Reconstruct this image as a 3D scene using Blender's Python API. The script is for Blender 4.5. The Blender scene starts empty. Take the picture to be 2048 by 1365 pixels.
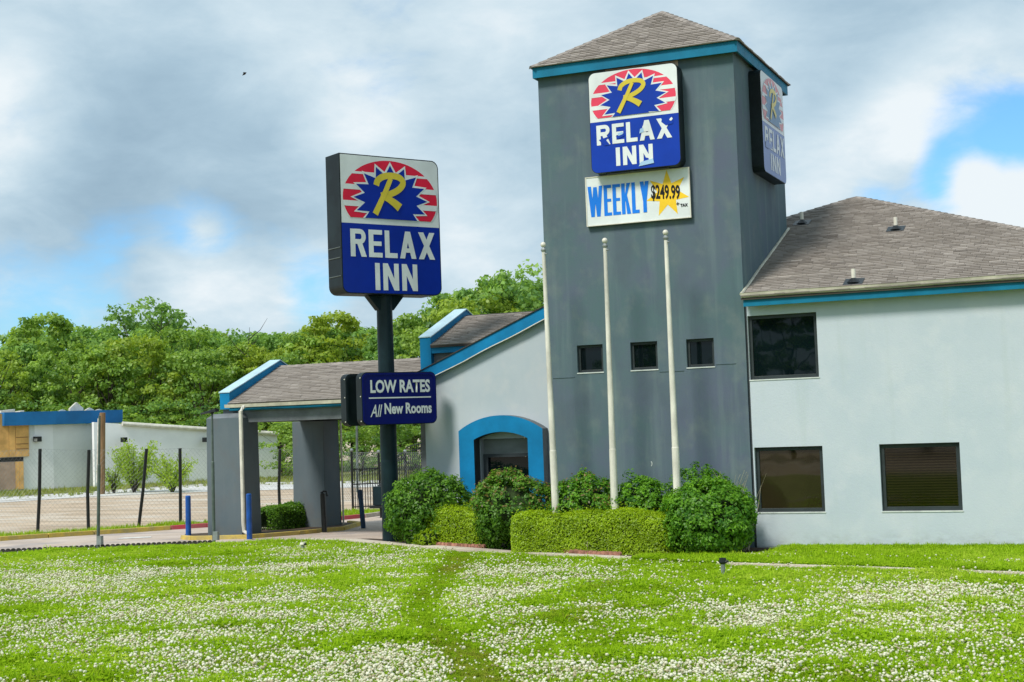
import bpy, bmesh, math, random
import numpy as np
from mathutils import Vector, Matrix

random.seed(7)
rng = np.random.default_rng(7)
S = bpy.context.scene
COL = S.collection

# ------------------------------------------------------------------ camera, light, exposure
FPX, PITCH, ROLL, YAW = 2952.1, .0565, -.035, .3999      # focal length in pixels of a 2048 px wide frame
CAM = np.array([12.176, -30.853, 2.8])
_f = np.array([-math.sin(YAW), math.cos(YAW), 0.]); _r = np.array([math.cos(YAW), math.sin(YAW), 0.]); _u = np.array([0, 0, 1.])
FWD = _f*math.cos(PITCH) + _u*math.sin(PITCH); _u2 = -_f*math.sin(PITCH) + _u*math.cos(PITCH)
RGT = _r*math.cos(ROLL) + _u2*math.sin(ROLL); UPV = -_r*math.sin(ROLL) + _u2*math.cos(ROLL)
cd = bpy.data.cameras.new('camera'); cam = bpy.data.objects.new('camera', cd); COL.objects.link(cam)
cd.sensor_width = 36; cd.lens = FPX/2048*36; cd.clip_end = 3000; cd.clip_start = .1
cam.matrix_world = Matrix([[RGT[i], UPV[i], -FWD[i], CAM[i]] for i in range(3)] + [[0, 0, 0, 1]])
S.camera = cam

SUN_DIR = Vector((-.22, -.62, .80)).normalized()
sl = bpy.data.lights.new('sun', 'SUN'); sl.energy = 2.2; sl.angle = math.radians(14); sl.color = (1, .95, .87)
sun = bpy.data.objects.new('sun', sl); COL.objects.link(sun)
sun.rotation_euler = (-SUN_DIR).to_track_quat('-Z', 'Y').to_euler(); sun.location = (0, -20, 40)
S.view_settings.view_transform = 'Standard'; S.view_settings.look = 'None'
S.view_settings.exposure = 0.75; S.view_settings.gamma = 1; S.view_settings.use_curve_mapping = False
S.cycles.max_bounces = 6; S.cycles.transparent_max_bounces = 16

def pixdir(px, py):
    d = FWD + RGT*(px-1024)/FPX + UPV*(682.5-py)/FPX
    return d/np.linalg.norm(d)

W = bpy.data.worlds.new('World'); S.world = W; W.use_nodes = True
def build_world():
    nt = W.node_tree; N = nt.nodes; L = nt.links.new; N.clear()
    def M(op, a, b=None, c=None, clamp=False):
        n = N.new('ShaderNodeMath'); n.operation = op; n.use_clamp = clamp
        for i, v in enumerate((a, b, c)):
            if v is None: continue
            if isinstance(v, (int, float)): n.inputs[i].default_value = v
            else: L(v, n.inputs[i])
        return n.outputs[0]
    def mixc(fac, a, b):
        n = N.new('ShaderNodeMix'); n.data_type = 'RGBA'
        for s, v in ((n.inputs[0], fac), (n.inputs[6], a), (n.inputs[7], b)):
            if isinstance(v, tuple): s.default_value = (*v, 1)
            elif isinstance(v, (int, float)): s.default_value = v
            else: L(v, s)
        return n.outputs[2]
    tc = N.new('ShaderNodeTexCoord'); dirv = tc.outputs['Generated']
    nrm = N.new('ShaderNodeVectorMath'); nrm.operation = 'NORMALIZE'; L(dirv, nrm.inputs[0]); dv = nrm.outputs[0]
    sep = N.new('ShaderNodeSeparateXYZ'); L(dv, sep.inputs[0])
    # a cloud layer seen in perspective: direction divided by height
    den = M('ADD', M('MAXIMUM', sep.outputs[2], 0.0), .42)
    cx = M('DIVIDE', sep.outputs[0], den); cy = M('DIVIDE', sep.outputs[1], den)
    comb = N.new('ShaderNodeCombineXYZ'); L(cx, comb.inputs[0]); L(cy, comb.inputs[1]); L(M('MULTIPLY', sep.outputs[2], 1.5), comb.inputs[2])
    def noise(scale, detail, rough, off, dist=0.):
        m = N.new('ShaderNodeMapping'); L(comb.outputs[0], m.inputs[0]); m.inputs['Location'].default_value = off
        n = N.new('ShaderNodeTexNoise'); n.inputs['Scale'].default_value = scale; n.inputs['Detail'].default_value = detail
        n.inputs['Roughness'].default_value = rough; n.inputs['Distortion'].default_value = dist
        L(m.outputs[0], n.inputs[0]); return n.outputs[0]
    big = noise(3.0, 8, .56, (3.1, 1.7, 0), .25)
    fine = noise(8.5, 9, .60, (0, 4, 2), .3)
    mid = noise(4.6, 7, .58, (5, 1, 3), .35)
    dark = noise(2.2, 5, .5, (7, 2, 0), .2)
    def blob(px, py, rad, amp):
        d = pixdir(px, py); n = N.new('ShaderNodeVectorMath'); n.operation = 'DOT_PRODUCT'; L(dv, n.inputs[0]); n.inputs[1].default_value = tuple(d)
        c0 = math.cos(rad/FPX)
        t = M('DIVIDE', M('SUBTRACT', n.outputs['Value'], c0), 1-c0, clamp=True)
        return M('MULTIPLY', M('SMOOTHSTEP', 0., 1., t) if False else M('MULTIPLY', t, t), amp)
    def total(lst):
        o = None
        for b in lst:
            v = blob(*b); o = v if o is None else M('ADD', o, v)
        return o
    gaps = total([(290, 520, 200, .34), (400, 455, 130, .36), (180, 580, 190, .30), (560, 560, 170, .36), (640, 600, 120, .25), (20, 640, 190, .34), (1010, 470, 130, .22), (940, 430, 120, .2),
                  (1950, 295, 160, .50), (1880, 370, 110, .42), (2050, 245, 110, .36), (1760, 400, 90, .36), (2030, 330, 100, .25)])
    puffs = total([(410, 460, 55, .30), (320, 560, 130, .30), (480, 590, 150, .28), (960, 500, 170, .34), (1990, 400, 120, .50), (2060, 440, 130, .50), (1930, 345, 75, .40), (1800, 330, 90, .2), (2040, 300, 70, .2)])
    cover = M('ADD', M('SUBTRACT', M('ADD', M('MULTIPLY', M('SUBTRACT', big, .5), 1.1), M('MULTIPLY', M('SUBTRACT', fine, .5), .6)), gaps), M('ADD', puffs, .40))
    mask = N.new('ShaderNodeMapRange'); mask.interpolation_type = 'SMOOTHSTEP'; L(cover, mask.inputs[0])
    mask.inputs[1].default_value = -.16; mask.inputs[2].default_value = .34
    white = total([(-60, 250, 300, .30), (60, 60, 360, .15), (600, 40, 330, .10), (410, 460, 80, .3), (350, 560, 190, .32), (500, 590, 190, .3), (900, 500, 240, .32), (1640, 370, 170, .30), (1790, 250, 170, .40),
                   (1930, 190, 230, .40), (2010, 420, 170, .7), (1930, 345, 80, .35), (720, 250, 170, .25), (1000, 60, 260, .22), (100, 620, 160, .25), (640, 560, 120, .3)])
    grey = total([(330, 370, 420, .30), (180, 400, 260, .20), (480, 200, 260, .08), (1800, 110, 330, .20), (1000, 250, 260, .18), (1650, 60, 260, .12), (560, 430, 200, .16), (250, 150, 240, .12)])
    shade = M('ADD', M('SUBTRACT', M('ADD', M('ADD', M('MULTIPLY', M('SUBTRACT', dark, .5), .36), M('MULTIPLY', M('SUBTRACT', mid, .5), .46)), M('MULTIPLY', M('SUBTRACT', fine, .5), .75)), grey), M('ADD', white, .58))
    rp = N.new('ShaderNodeValToRGB'); L(shade, rp.inputs[0]); e = rp.color_ramp.elements
    cols = [(0., (.30, .435, .55)), (.3, (.39, .54, .655)), (.52, (.49, .64, .745)), (.76, (.63, .76, .84)), (1., (.82, .89, .93))]
    e[0].position, e[1].position = cols[0][0], cols[-1][0]
    e[0].color = (*cols[0][1], 1); e[1].color = (*cols[-1][1], 1)
    for p, c in cols[1:-1]: k = e.new(p); k.color = (*c, 1)
    cl = N.new('ShaderNodeVectorMath'); cl.operation = 'SCALE'; L(rp.outputs[0], cl.inputs[0]); cl.inputs['Scale'].default_value = 7.9
    sky = N.new('ShaderNodeTexSky'); sky.sky_type = 'NISHITA'; sky.sun_disc = False
    sky.sun_elevation = math.asin(SUN_DIR.z); sky.sun_rotation = math.atan2(SUN_DIR.x, SUN_DIR.y)
    sky.air_density = 1.2; sky.dust_density = .6; sky.ozone_density = 2.5
    tint = N.new('ShaderNodeVectorMath'); tint.operation = 'MULTIPLY'; L(sky.outputs[0], tint.inputs[0]); tint.inputs[1].default_value = (.60, 1.0, 1.38)
    col = mixc(mask.outputs[0], tint.outputs[0], cl.outputs[0])
    bg = N.new('ShaderNodeBackground'); bg.inputs['Strength'].default_value = .078; L(col, bg.inputs[0])
    out = N.new('ShaderNodeOutputWorld'); L(bg.outputs[0], out.inputs[0])
build_world()

# ------------------------------------------------------------------ placing helpers
def ray(px, py): return FWD + RGT*(px-1024)/FPX + UPV*(682.5-py)/FPX
def hz(y): return -.15*min(1., max(0., (y-2.5)/5.))          # the drive falls 15 cm away from the building
def G(px, py, dz=0.):                                         # ground point
    d = ray(px, py); z = 0.
    for _ in range(12):
        p = CAM + d*(z+dz-CAM[2])/d[2]; z = hz(p[1])
    return Vector((p[0], p[1], z))
def ATY(px, py, Y): d = ray(px, py); return Vector(CAM + d*(Y-CAM[1])/d[1])
def ATD(px, py, D): return Vector(CAM + ray(px, py)*D)
def depth(p): return float((np.array(p)-CAM)@FWD)

# ------------------------------------------------------------------ materials
def new_mat(name):
    m = bpy.data.materials.new(name); m.use_nodes = True
    return m, m.node_tree.nodes, m.node_tree.links.new, m.node_tree.nodes['Principled BSDF']
def mixnode(N, L, fac, a, b, mode='MIX'):
    n = N.new('ShaderNodeMix'); n.data_type = 'RGBA'; n.blend_type = mode
    for s, v in ((n.inputs[0], fac), (n.inputs[6], a), (n.inputs[7], b)):
        if isinstance(v, tuple): s.default_value = (*v[:3], 1)
        elif isinstance(v, (int, float)): s.default_value = v
        else: L(v, s)
    return n.outputs[2]
def ramp(N, L, src, p0, p1):
    n = N.new('ShaderNodeMapRange'); L(src, n.inputs[0]); n.inputs[1].default_value = p0; n.inputs[2].default_value = p1; n.clamp = True; return n.outputs[0]
def posnoise(N, L, scale, detail=4, rough=.55, stretch=(1, 1, 1), off=(0, 0, 0)):
    g = N.new('ShaderNodeNewGeometry'); mp = N.new('ShaderNodeMapping'); L(g.outputs['Position'], mp.inputs[0])
    mp.inputs['Scale'].default_value = stretch; mp.inputs['Location'].default_value = off
    n = N.new('ShaderNodeTexNoise'); n.inputs['Scale'].default_value = scale; n.inputs['Detail'].default_value = detail; n.inputs['Roughness'].default_value = rough
    L(mp.outputs[0], n.inputs[0]); return n.outputs[0]
def bump(N, L, b, src, strength, dist=.01):
    n = N.new('ShaderNodeBump'); n.inputs['Strength'].default_value = strength; n.inputs['Distance'].default_value = dist
    L(src, n.inputs['Height']); L(n.outputs[0], b.inputs['Normal'])
def mat(name, col, rough=.7, var=.12, scale=2., bmp=0., bscale=60., metal=0., spec=.3, stretch=(1, 1, 1), col2=None, lo=.35, hi=.65):
    m, N, L, b = new_mat(name)
    n = posnoise(N, L, scale, 5, .6, stretch)
    c2 = col2 or tuple(v*(1-var*2) for v in col)
    L(mixnode(N, L, ramp(N, L, n, lo, hi), c2, tuple(min(1, v*(1+var)) for v in col)), b.inputs['Base Color'])
    b.inputs['Roughness'].default_value = rough; b.inputs['Metallic'].default_value = metal; b.inputs['Specular IOR Level'].default_value = spec
    if bmp: bump(N, L, b, posnoise(N, L, bscale, 3), bmp)
    return m
def stucco(name, base, cols, streak, bmp=.25):
    # painted render: broad weathered patches, vertical rain streaks and a grainy relief
    m, N, L, b = new_mat(name)
    c = base
    for i, (cc, sc, lo, hi, st) in enumerate(cols):
        c = mixnode(N, L, ramp(N, L, posnoise(N, L, sc, 5, .6, st, (i*7.3, i*3.1, i*5.7)), lo, hi), c, cc)
    if streak:
        for k, (cc, amt, lo, hi, st) in enumerate(streak):
            f = ramp(N, L, posnoise(N, L, 1., 4, .6, st, (k*11., 2, 3)), lo, hi)
            mm = N.new('ShaderNodeMath'); mm.operation = 'MULTIPLY'; L(f, mm.inputs[0]); mm.inputs[1].default_value = amt
            c = mixnode(N, L, mm.outputs[0], c, cc)
    g = N.new('ShaderNodeNewGeometry'); sp = N.new('ShaderNodeSeparateXYZ'); L(g.outputs['Position'], sp.inputs[0]); low = ramp(N, L, sp.outputs[2], .42, .0)
    mm = N.new('ShaderNodeMath'); mm.operation = 'MULTIPLY'; L(low, mm.inputs[0]); L(ramp(N, L, posnoise(N, L, 3.2, 6, .7, (1, 1, 2)), .42, .72), mm.inputs[1]); m2_ = N.new('ShaderNodeMath'); m2_.operation = 'MULTIPLY'; L(mm.outputs[0], m2_.inputs[0]); m2_.inputs[1].default_value = .55
    c = mixnode(N, L, m2_.outputs[0], c, (.16, .15, .11))
    c = mixnode(N, L, ramp(N, L, posnoise(N, L, 14, 5, .75), .64, .86), c, mixnode(N, L, .35, c, (.10, .12, .12)))
    L(c, b.inputs['Base Color']); b.inputs['Roughness'].default_value = .85; b.inputs['Specular IOR Level'].default_value = .2
    bump(N, L, b, posnoise(N, L, 28, 6, .7), bmp, .01)
    return m
M = {}
M['tower'] = stucco('tower_render', (.102, .142, .170), [((.088, .142, .158), .5, .42, .60, (1, 1, 1)), ((.102, .126, .178), .8, .5, .68, (1, 1, .8)), ((.14, .18, .185), 1.6, .52, .76, (1, 1, .8)), ((.088, .118, .148), 1.1, .52, .75, (1, 1, .8))],
                    [((.19, .26, .255), .5, .54, .78, (2.2, 2.2, .16)), ((.06, .085, .10), .25, .55, .78, (4, 4, .25))])
M['wing'] = stucco('pale_blue_render', (.51, .57, .625), [((.47, .54, .60), .5, .42, .62, (1, 1, 1)), ((.54, .59, .635), 1.3, .5, .7, (1, 1, 1))],
                   [((.42, .49, .49), .55, .56, .8, (2.5, 2.5, .2))], .4)
M['lobby'] = stucco('pale_grey_render', (.47, .53, .57), [((.43, .50, .545), .6, .42, .62, (1, 1, 1)), ((.51, .55, .57), 1.3, .5, .7, (1, 1, 1))],
                    [((.34, .42, .44), .5, .56, .8, (2.5, 2.5, .2))], .3)
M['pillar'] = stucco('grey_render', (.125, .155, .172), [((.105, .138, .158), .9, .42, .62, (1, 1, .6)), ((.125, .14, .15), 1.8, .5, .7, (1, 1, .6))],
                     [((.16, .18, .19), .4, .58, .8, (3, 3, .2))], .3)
M['beam'] = mat('grey_boards', (.155, .175, .19), .7, .15, 2., .1, 40)
M['soffit'] = mat('soffit_paint', (.36, .34, .31), .8, .1, 2.)
M['blue'] = mat('blue_trim_paint', (.004, .20, .43), .55, .10, 1.5, .06, 30, spec=.2)
M['teal'] = mat('darker_blue_trim', (.005, .16, .28), .55, .12, 1.5, .06, 30, spec=.2)  # darker tone of the blue trim
M['cap'] = mat('skylit_blue_capping', (.44, .62, .70), .4, .08, 2., spec=.5)  # blue trim lightened: the sky's light on the capping is in its colour
M['gutter'] = mat('cream_gutter', (.50, .48, .38), .45, .14, 2.5, spec=.4)
M['white_metal'] = mat('white_metal', (.70, .67, .58), .4, .10, 3., spec=.4)
M['flagwhite'] = mat('flagpole_paint', (.72, .69, .61), .4, .14, 2.5, spec=.4, stretch=(1, 1, .5))
M['bronze'] = mat('bronze_frame', (.030, .040, .043), .5, .1, 5., spec=.3)
M['sill'] = mat('sill_bead', (.62, .66, .64), .6, .1, 4.)
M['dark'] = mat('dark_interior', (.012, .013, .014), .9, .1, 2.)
M['darkgrey'] = mat('dark_grey_paint', (.055, .068, .075), .7, .12, 2.)
M['black'] = mat('black_metal', (.010, .013, .015), .4, .15, 6., spec=.4)
M['polegreen'] = mat('dark_green_pole_paint', (.008, .022, .028), .4, .15, 3., spec=.2)
M['cabinet'] = mat('sign_cabinet_metal', (.010, .018, .021), .45, .25, 1.2, spec=.25)
M['cabgrey'] = mat('sign_retainer_metal', (.10, .12, .12), .4, .12, 4., spec=.5)
M['bollard'] = mat('blue_bollard_paint', (.010, .085, .36), .4, .15, 4., spec=.4)
M['bollard_dark'] = mat('dark_blue_bollard_paint', (.012, .05, .11), .45, .15, 4., spec=.4)
M['yellow_kerb'] = mat('yellow_kerb_paint', (.56, .40, .07), .8, .16, 3., .25, 40, col2=(.40, .32, .13))
M['red_kerb'] = mat('red_kerb_paint', (.40, .05, .07), .8, .15, 3., .25, 40, col2=(.33, .10, .10))
M['kerb'] = mat('plain_kerb_concrete', (.46, .40, .33), .9, .15, 3., .3, 40)
M['wood'] = mat('weathered_pole_wood', (.24, .15, .075), .9, .2, 3., .4, 30, stretch=(3, 3, .3))
M['ply'] = mat('plywood_sheet', (.74, .42, .14), .8, .14, 1.5, .1, 30)
M['ply_dirty'] = mat('stained_plywood', (.44, .30, .22), .85, .2, 1.0, .1, 30)
M['far_white'] = mat('white_painted_wall', (.86, .87, .87), .8, .05, .4)
M['far_white_shaded'] = mat('shaded_white_wall', (.76, .78, .76), .8, .05, .4)  # same white wall on its dimmer face, the shade mixed into the colour
M['far_blue'] = mat('far_blue_fascia', (.010, .16, .42), .5, .1, .7)
M['brick'] = mat('terracotta_edging', (.36, .17, .12), .9, .25, 9., .3, 60)
M['edging'] = mat('black_plastic_edging', (.035, .035, .03), .6, .2, 6.)
M['bark'] = mat('tree_bark', (.055, .045, .036), .95, .2, 3., .5, 12)
M['soil'] = mat('bed_soil', (.085, .06, .042), .95, .25, 5., .6, 25)
M['steel'] = mat('galvanised_steel', (.30, .33, .33), .45, .15, 4., metal=.4, spec=.5)
M['postgrey'] = mat('grey_green_post', (.10, .13, .12), .5, .15, 4., spec=.4)
def glass(name, col, spec=.35):
    m, N, L, b = new_mat(name)
    n = posnoise(N, L, .9, 3)
    L(mixnode(N, L, ramp(N, L, n, .35, .65), tuple(v*.6 for v in col), col), b.inputs['Base Color'])
    b.inputs['Roughness'].default_value = .02; b.inputs['Specular IOR Level'].default_value = spec
    bump(N, L, b, posnoise(N, L, 1.3, 2), .04, .05)
    return m
M['pane'] = glass('dark_window_glass', (.003, .008, .010), .28)
M['pane_brown'] = glass('bronze_window_glass', (.028, .022, .010), .55)
def clear_glass():
    m, N, L, b = new_mat('tinted_glass'); out = N['Material Output']; N.remove(b)
    t = N.new('ShaderNodeBsdfTransparent'); t.inputs[0].default_value = (.50, .48, .40, 1)
    g = N.new('ShaderNodeBsdfGlossy'); g.inputs['Roughness'].default_value = .05
    mx = N.new('ShaderNodeMixShader'); mx.inputs[0].default_value = .05; L(t.outputs[0], mx.inputs[1]); L(g.outputs[0], mx.inputs[2]); L(mx.outputs[0], out.inputs[0]); return m
M['tint'] = clear_glass()
def sign_mat(name, col, rough=.3, var=.06): return mat(name, col, .4, var, 1.2, spec=.25)
M['s_white'] = sign_mat('sign_white', (.72, .76, .76)); M['s_blue'] = sign_mat('sign_blue', (.002, .026, .32)); M['s_red'] = sign_mat('sign_red', (.72, .018, .055))
M['s_navy'] = sign_mat('sign_navy', (.001, .006, .125)); M['s_yellow'] = sign_mat('sign_yellow', (.66, .53, .055))
M['s_star'] = sign_mat('banner_star', (.90, .58, .03)); M['s_sky'] = sign_mat('banner_blue', (.010, .20, .78)); M['s_black'] = sign_mat('banner_black', (.012, .012, .012))
M['s_wblue'] = sign_mat('wall_sign_blue', (.002, .040, .38)); M['s_wred'] = sign_mat('wall_sign_red', (.76, .06, .115)); M['s_patch'] = sign_mat('wall_sign_bare_patch', (.36, .55, .76))
M['f_white'] = sign_mat('faded_white', (.66, .70, .74)); M['f_blue'] = sign_mat('faded_blue', (.20, .26, .50)); M['f_star'] = sign_mat('faded_starburst', (.15, .25, .40)); M['f_red'] = sign_mat('faded_red', (.62, .27, .30)); M['f_yellow'] = sign_mat('faded_yellow', (.66, .56, .18))

def shingle_mat(name, attr):
    m, N, L, b = new_mat(name)
    if attr: a = N.new('ShaderNodeAttribute'); a.attribute_name = 'tone'; f = a.outputs['Fac']
    else: o = N.new('ShaderNodeObjectInfo'); f = N.new('ShaderNodeMapRange'); L(o.outputs['Random'], f.inputs[0]); f.inputs[3].default_value = .24; f.inputs[4].default_value = .82; f = f.outputs[0]
    rp = N.new('ShaderNodeValToRGB'); L(f, rp.inputs[0]); e = rp.color_ramp.elements; e[0].color = (.15, .133, .118, 1); e[1].color = (.41, .375, .335, 1)
    k = e.new(.35); k.color = (.255, .228, .203, 1); k = e.new(.72); k.color = (.315, .285, .255, 1)
    g = posnoise(N, L, 45, 3, .7); big = posnoise(N, L, .6, 4)
    c = mixnode(N, L, ramp(N, L, g, .3, .7), rp.outputs[0], mixnode(N, L, .35, rp.outputs[0], (.30, .26, .235)))
    c = mixnode(N, L, ramp(N, L, big, .45, .75), c, mixnode(N, L, .18, c, (.13, .115, .10)))
    L(c, b.inputs['Base Color']); b.inputs['Roughness'].default_value = .95; b.inputs['Specular IOR Level'].default_value = .1
    bump(N, L, b, g, .4, .004); return m
M['shingle'] = shingle_mat('asphalt_shingle', False); M['shingles'] = shingle_mat('asphalt_shingle_field', True)
M['deck'] = mat('roof_felt', (.07, .06, .053), .95, .1, 2.)
M['ridge'] = mat('ridge_shingle', (.27, .24, .215), .95, .2, 6., .3, 50)

def leaf_mat(name, dark, light, trans=.35, yellow=None):
    m, N, L, b = new_mat(name); out = N['Material Output']; N.remove(b)
    a = N.new('ShaderNodeAttribute'); a.attribute_name = 'tone'
    oi = N.new('ShaderNodeObjectInfo')
    rp = N.new('ShaderNodeValToRGB'); L(a.outputs['Fac'], rp.inputs[0]); e = rp.color_ramp.elements; e[0].color = (*dark, 1); e[1].color = (*light, 1)
    c = rp.outputs[0]
    if yellow: c = mixnode(N, L, ramp(N, L, oi.outputs['Random'], .45, 1.), c, mixnode(N, L, .55, c, yellow))
    d = N.new('ShaderNodeBsdfDiffuse'); t = N.new('ShaderNodeBsdfTranslucent'); g = N.new('ShaderNodeBsdfGlossy'); g.inputs['Roughness'].default_value = .45; g.inputs[0].default_value = (1, 1, 1, 1)
    L(c, d.inputs[0])
    tm = N.new('ShaderNodeVectorMath'); tm.operation = 'MULTIPLY'; L(c, tm.inputs[0]); tm.inputs[1].default_value = (1.35, 1.25, .6); L(tm.outputs[0], t.inputs[0])
    m1 = N.new('ShaderNodeMixShader'); m1.inputs[0].default_value = trans; L(d.outputs[0], m1.inputs[1]); L(t.outputs[0], m1.inputs[2])
    m2 = N.new('ShaderNodeMixShader'); m2.inputs[0].default_value = .018; L(m1.outputs[0], m2.inputs[1]); L(g.outputs[0], m2.inputs[2])
    L(m2.outputs[0], out.inputs[0]); return m
M['leaf'] = leaf_mat('tree_leaf', (.10, .22, .042), (.40, .59, .11), .5, (.36, .44, .03))
M['leaf_dark'] = leaf_mat('dark_tree_leaf', (.08, .20, .055), (.33, .54, .13), .48, (.16, .32, .05))
M['leaf_lime'] = leaf_mat('young_leaf', (.20, .36, .02), (.46, .62, .07), .5)
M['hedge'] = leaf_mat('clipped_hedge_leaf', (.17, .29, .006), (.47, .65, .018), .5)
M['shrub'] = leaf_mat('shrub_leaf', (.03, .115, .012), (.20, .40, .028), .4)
M['shrub_bright'] = leaf_mat('bright_shrub_leaf', (.035, .15, .012), (.235, .49, .028), .42)
M['shrub_red'] = leaf_mat('red_tip_leaf', (.10, .09, .02), (.30, .19, .07), .35)
M['core'] = mat('shrub_inner_shade', (.026, .048, .012), .95, .3, 8.)  # dark solid filler that blocks the view, painted as shade among the leaves
M['weed'] = leaf_mat('weed_leaf', (.12, .20, .02), (.42, .44, .12), .4)
M['drystem'] = mat('dry_stem', (.42, .38, .26), .9, .2, 5.)

# ------------------------------------------------------------------ mesh helpers
class MB:
    def __init__(s): s.v = []; s.f = []; s.t = []
    def quad(s, a, b, c, d, tone=None): s.poly((a, b, c, d), tone)
    def poly(s, pts, tone=None):
        n = len(s.v); s.v += [tuple(p) for p in pts]; s.f.append(tuple(range(n, n+len(pts)))); s.t.append(tone if tone is not None else .5)
    def box(s, x0, x1, y0, y1, z0, z1, tone=None):
        n = len(s.v); s.v += [(x, y, z) for z in (z0, z1) for y in (y0, y1) for x in (x0, x1)]
        for f in ((0, 2, 3, 1), (4, 5, 7, 6), (0, 1, 5, 4), (2, 6, 7, 3), (0, 4, 6, 2), (1, 3, 7, 5)): s.f.append(tuple(n+i for i in f)); s.t.append(tone if tone is not None else .5)
    def hexa(s, p, tone=None):          # eight corners, bottom ring then top ring
        n = len(s.v); s.v += [tuple(q) for q in p]
        for f in ((3, 2, 1, 0), (4, 5, 6, 7), (0, 1, 5, 4), (1, 2, 6, 5), (2, 3, 7, 6), (3, 0, 4, 7)): s.f.append(tuple(n+i for i in f)); s.t.append(tone if tone is not None else .5)
    def prism(s, pts, d):               # a polygon pushed along the vector d
        d = Vector(d); n = len(s.v); k = len(pts); P = [Vector(p) for p in pts]
        s.v += [tuple(p) for p in P] + [tuple(p+d) for p in P]
        s.f.append(tuple(range(n, n+k))); s.f.append(tuple(reversed(range(n+k, n+2*k)))); s.t += [.5, .5]
        for i in range(k): j = (i+1) % k; s.f.append((n+j, n+i, n+k+i, n+k+j)); s.t.append(.5)
    def tube(s, pts, rad, seg=8, caps=True):
        P = [Vector(p) for p in pts]; R = rad if isinstance(rad, (list, tuple)) else [rad]*len(P); n = len(s.v)
        for i, p in enumerate(P):
            t = (P[min(i+1, len(P)-1)]-P[max(i-1, 0)]).normalized()
            a = t.cross(Vector((0, 0, 1)) if abs(t.z) < .9 else Vector((1, 0, 0))).normalized(); b = t.cross(a)
            s.v += [tuple(p+(a*math.cos(k/seg*2*math.pi)+b*math.sin(k/seg*2*math.pi))*R[i]) for k in range(seg)]
        for i in range(len(P)-1):
            for k in range(seg): k2 = (k+1) % seg; s.f.append((n+i*seg+k, n+i*seg+k2, n+(i+1)*seg+k2, n+(i+1)*seg+k)); s.t.append(.5)
        if caps: s.f += [tuple(n+k for k in reversed(range(seg))), tuple(n+(len(P)-1)*seg+k for k in range(seg))]; s.t += [.5, .5]
    def ball(s, c, r, seg=12, rings=8, sz=1.):
        c = Vector(c); n = len(s.v)
        for i in range(rings+1):
            a = math.pi*i/rings
            s.v += [(c.x+r*math.sin(a)*math.cos(2*math.pi*k/seg), c.y+r*math.sin(a)*math.sin(2*math.pi*k/seg), c.z+r*sz*math.cos(a)) for k in range(seg)]
        for i in range(rings):
            for k in range(seg): k2 = (k+1) % seg; s.f.append((n+i*seg+k, n+(i+1)*seg+k, n+(i+1)*seg+k2, n+i*seg+k2)); s.t.append(.5)
    def mesh(s, name, m, tone=False, smooth=False):
        me = bpy.data.meshes.new(name); me.from_pydata(s.v, [], s.f); me.materials.append(m)
        if tone: a = me.attributes.new('tone', 'FLOAT', 'FACE'); a.data.foreach_set('value', [float(t) for t in s.t])
        bm = bmesh.new(); bm.from_mesh(me); bmesh.ops.recalc_face_normals(bm, faces=bm.faces); bm.to_mesh(me); bm.free()
        if smooth: me.polygons.foreach_set('use_smooth', [True]*len(me.polygons))
        me.update(); return me
    def build(s, name, m, parent=None, tone=False, smooth=False, bevel=0.):
        o = link(name, s.mesh(name, m, tone, smooth), parent)
        if bevel: b = o.modifiers.new('bevel', 'BEVEL'); b.width = bevel; b.segments = 2; b.limit_method = 'ANGLE'
        return o
def link(name, data, parent=None):
    o = bpy.data.objects.new(name, data); COL.objects.link(o)
    if parent is not None:
        o.parent = parent
        inv = WINV.get(parent.name)
        if inv is not None: o.matrix_parent_inverse = inv
    return o
WINV = {}
def tag(o, label=None, cat=None, group=None, kind=None):
    if label: o['label'] = label
    if cat: o['category'] = cat
    if group: o['group'] = group
    if kind: o['kind'] = kind
    return o
def thing(name, label, cat, loc=(0, 0, 0), group=None):     # an Empty at the base; parts are modelled in world space and keep their place
    o = bpy.data.objects.new(name, None); COL.objects.link(o); o.location = loc; o.empty_display_size = .3
    WINV[o.name] = Matrix.Translation(loc).inverted()
    return tag(o, label, cat, group)
def local_thing(name, label, cat, loc, rz=0., group=None):  # an Empty whose parts are modelled in its own space
    o = bpy.data.objects.new(name, None); COL.objects.link(o); o.location = loc; o.rotation_euler = (0, 0, rz)
    return tag(o, label, cat, group)
def copy_tree(o, parent=None):
    c = o.copy(); COL.objects.link(c)
    if parent is not None: c.parent = parent
    for ch in list(o.children): copy_tree(ch, c)
    return c
def np_mesh(name, verts, faces, m, tone=None, smooth=False):
    verts = np.asarray(verts, np.float32); faces = np.asarray(faces, np.int32); k = faces.shape[1]
    me = bpy.data.meshes.new(name); me.vertices.add(len(verts)); me.vertices.foreach_set('co', verts.ravel())
    me.loops.add(faces.size); me.loops.foreach_set('vertex_index', faces.ravel()); me.polygons.add(len(faces))
    me.polygons.foreach_set('loop_start', np.arange(0, faces.size, k, dtype=np.int32))
    me.update(calc_edges=True); me.validate()
    if tone is not None: a = me.attributes.new('tone', 'FLOAT', 'FACE'); a.data.foreach_set('value', np.asarray(tone, np.float32))
    if smooth: me.polygons.foreach_set('use_smooth', [True]*len(me.polygons))
    me.materials.append(m); return me
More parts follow.
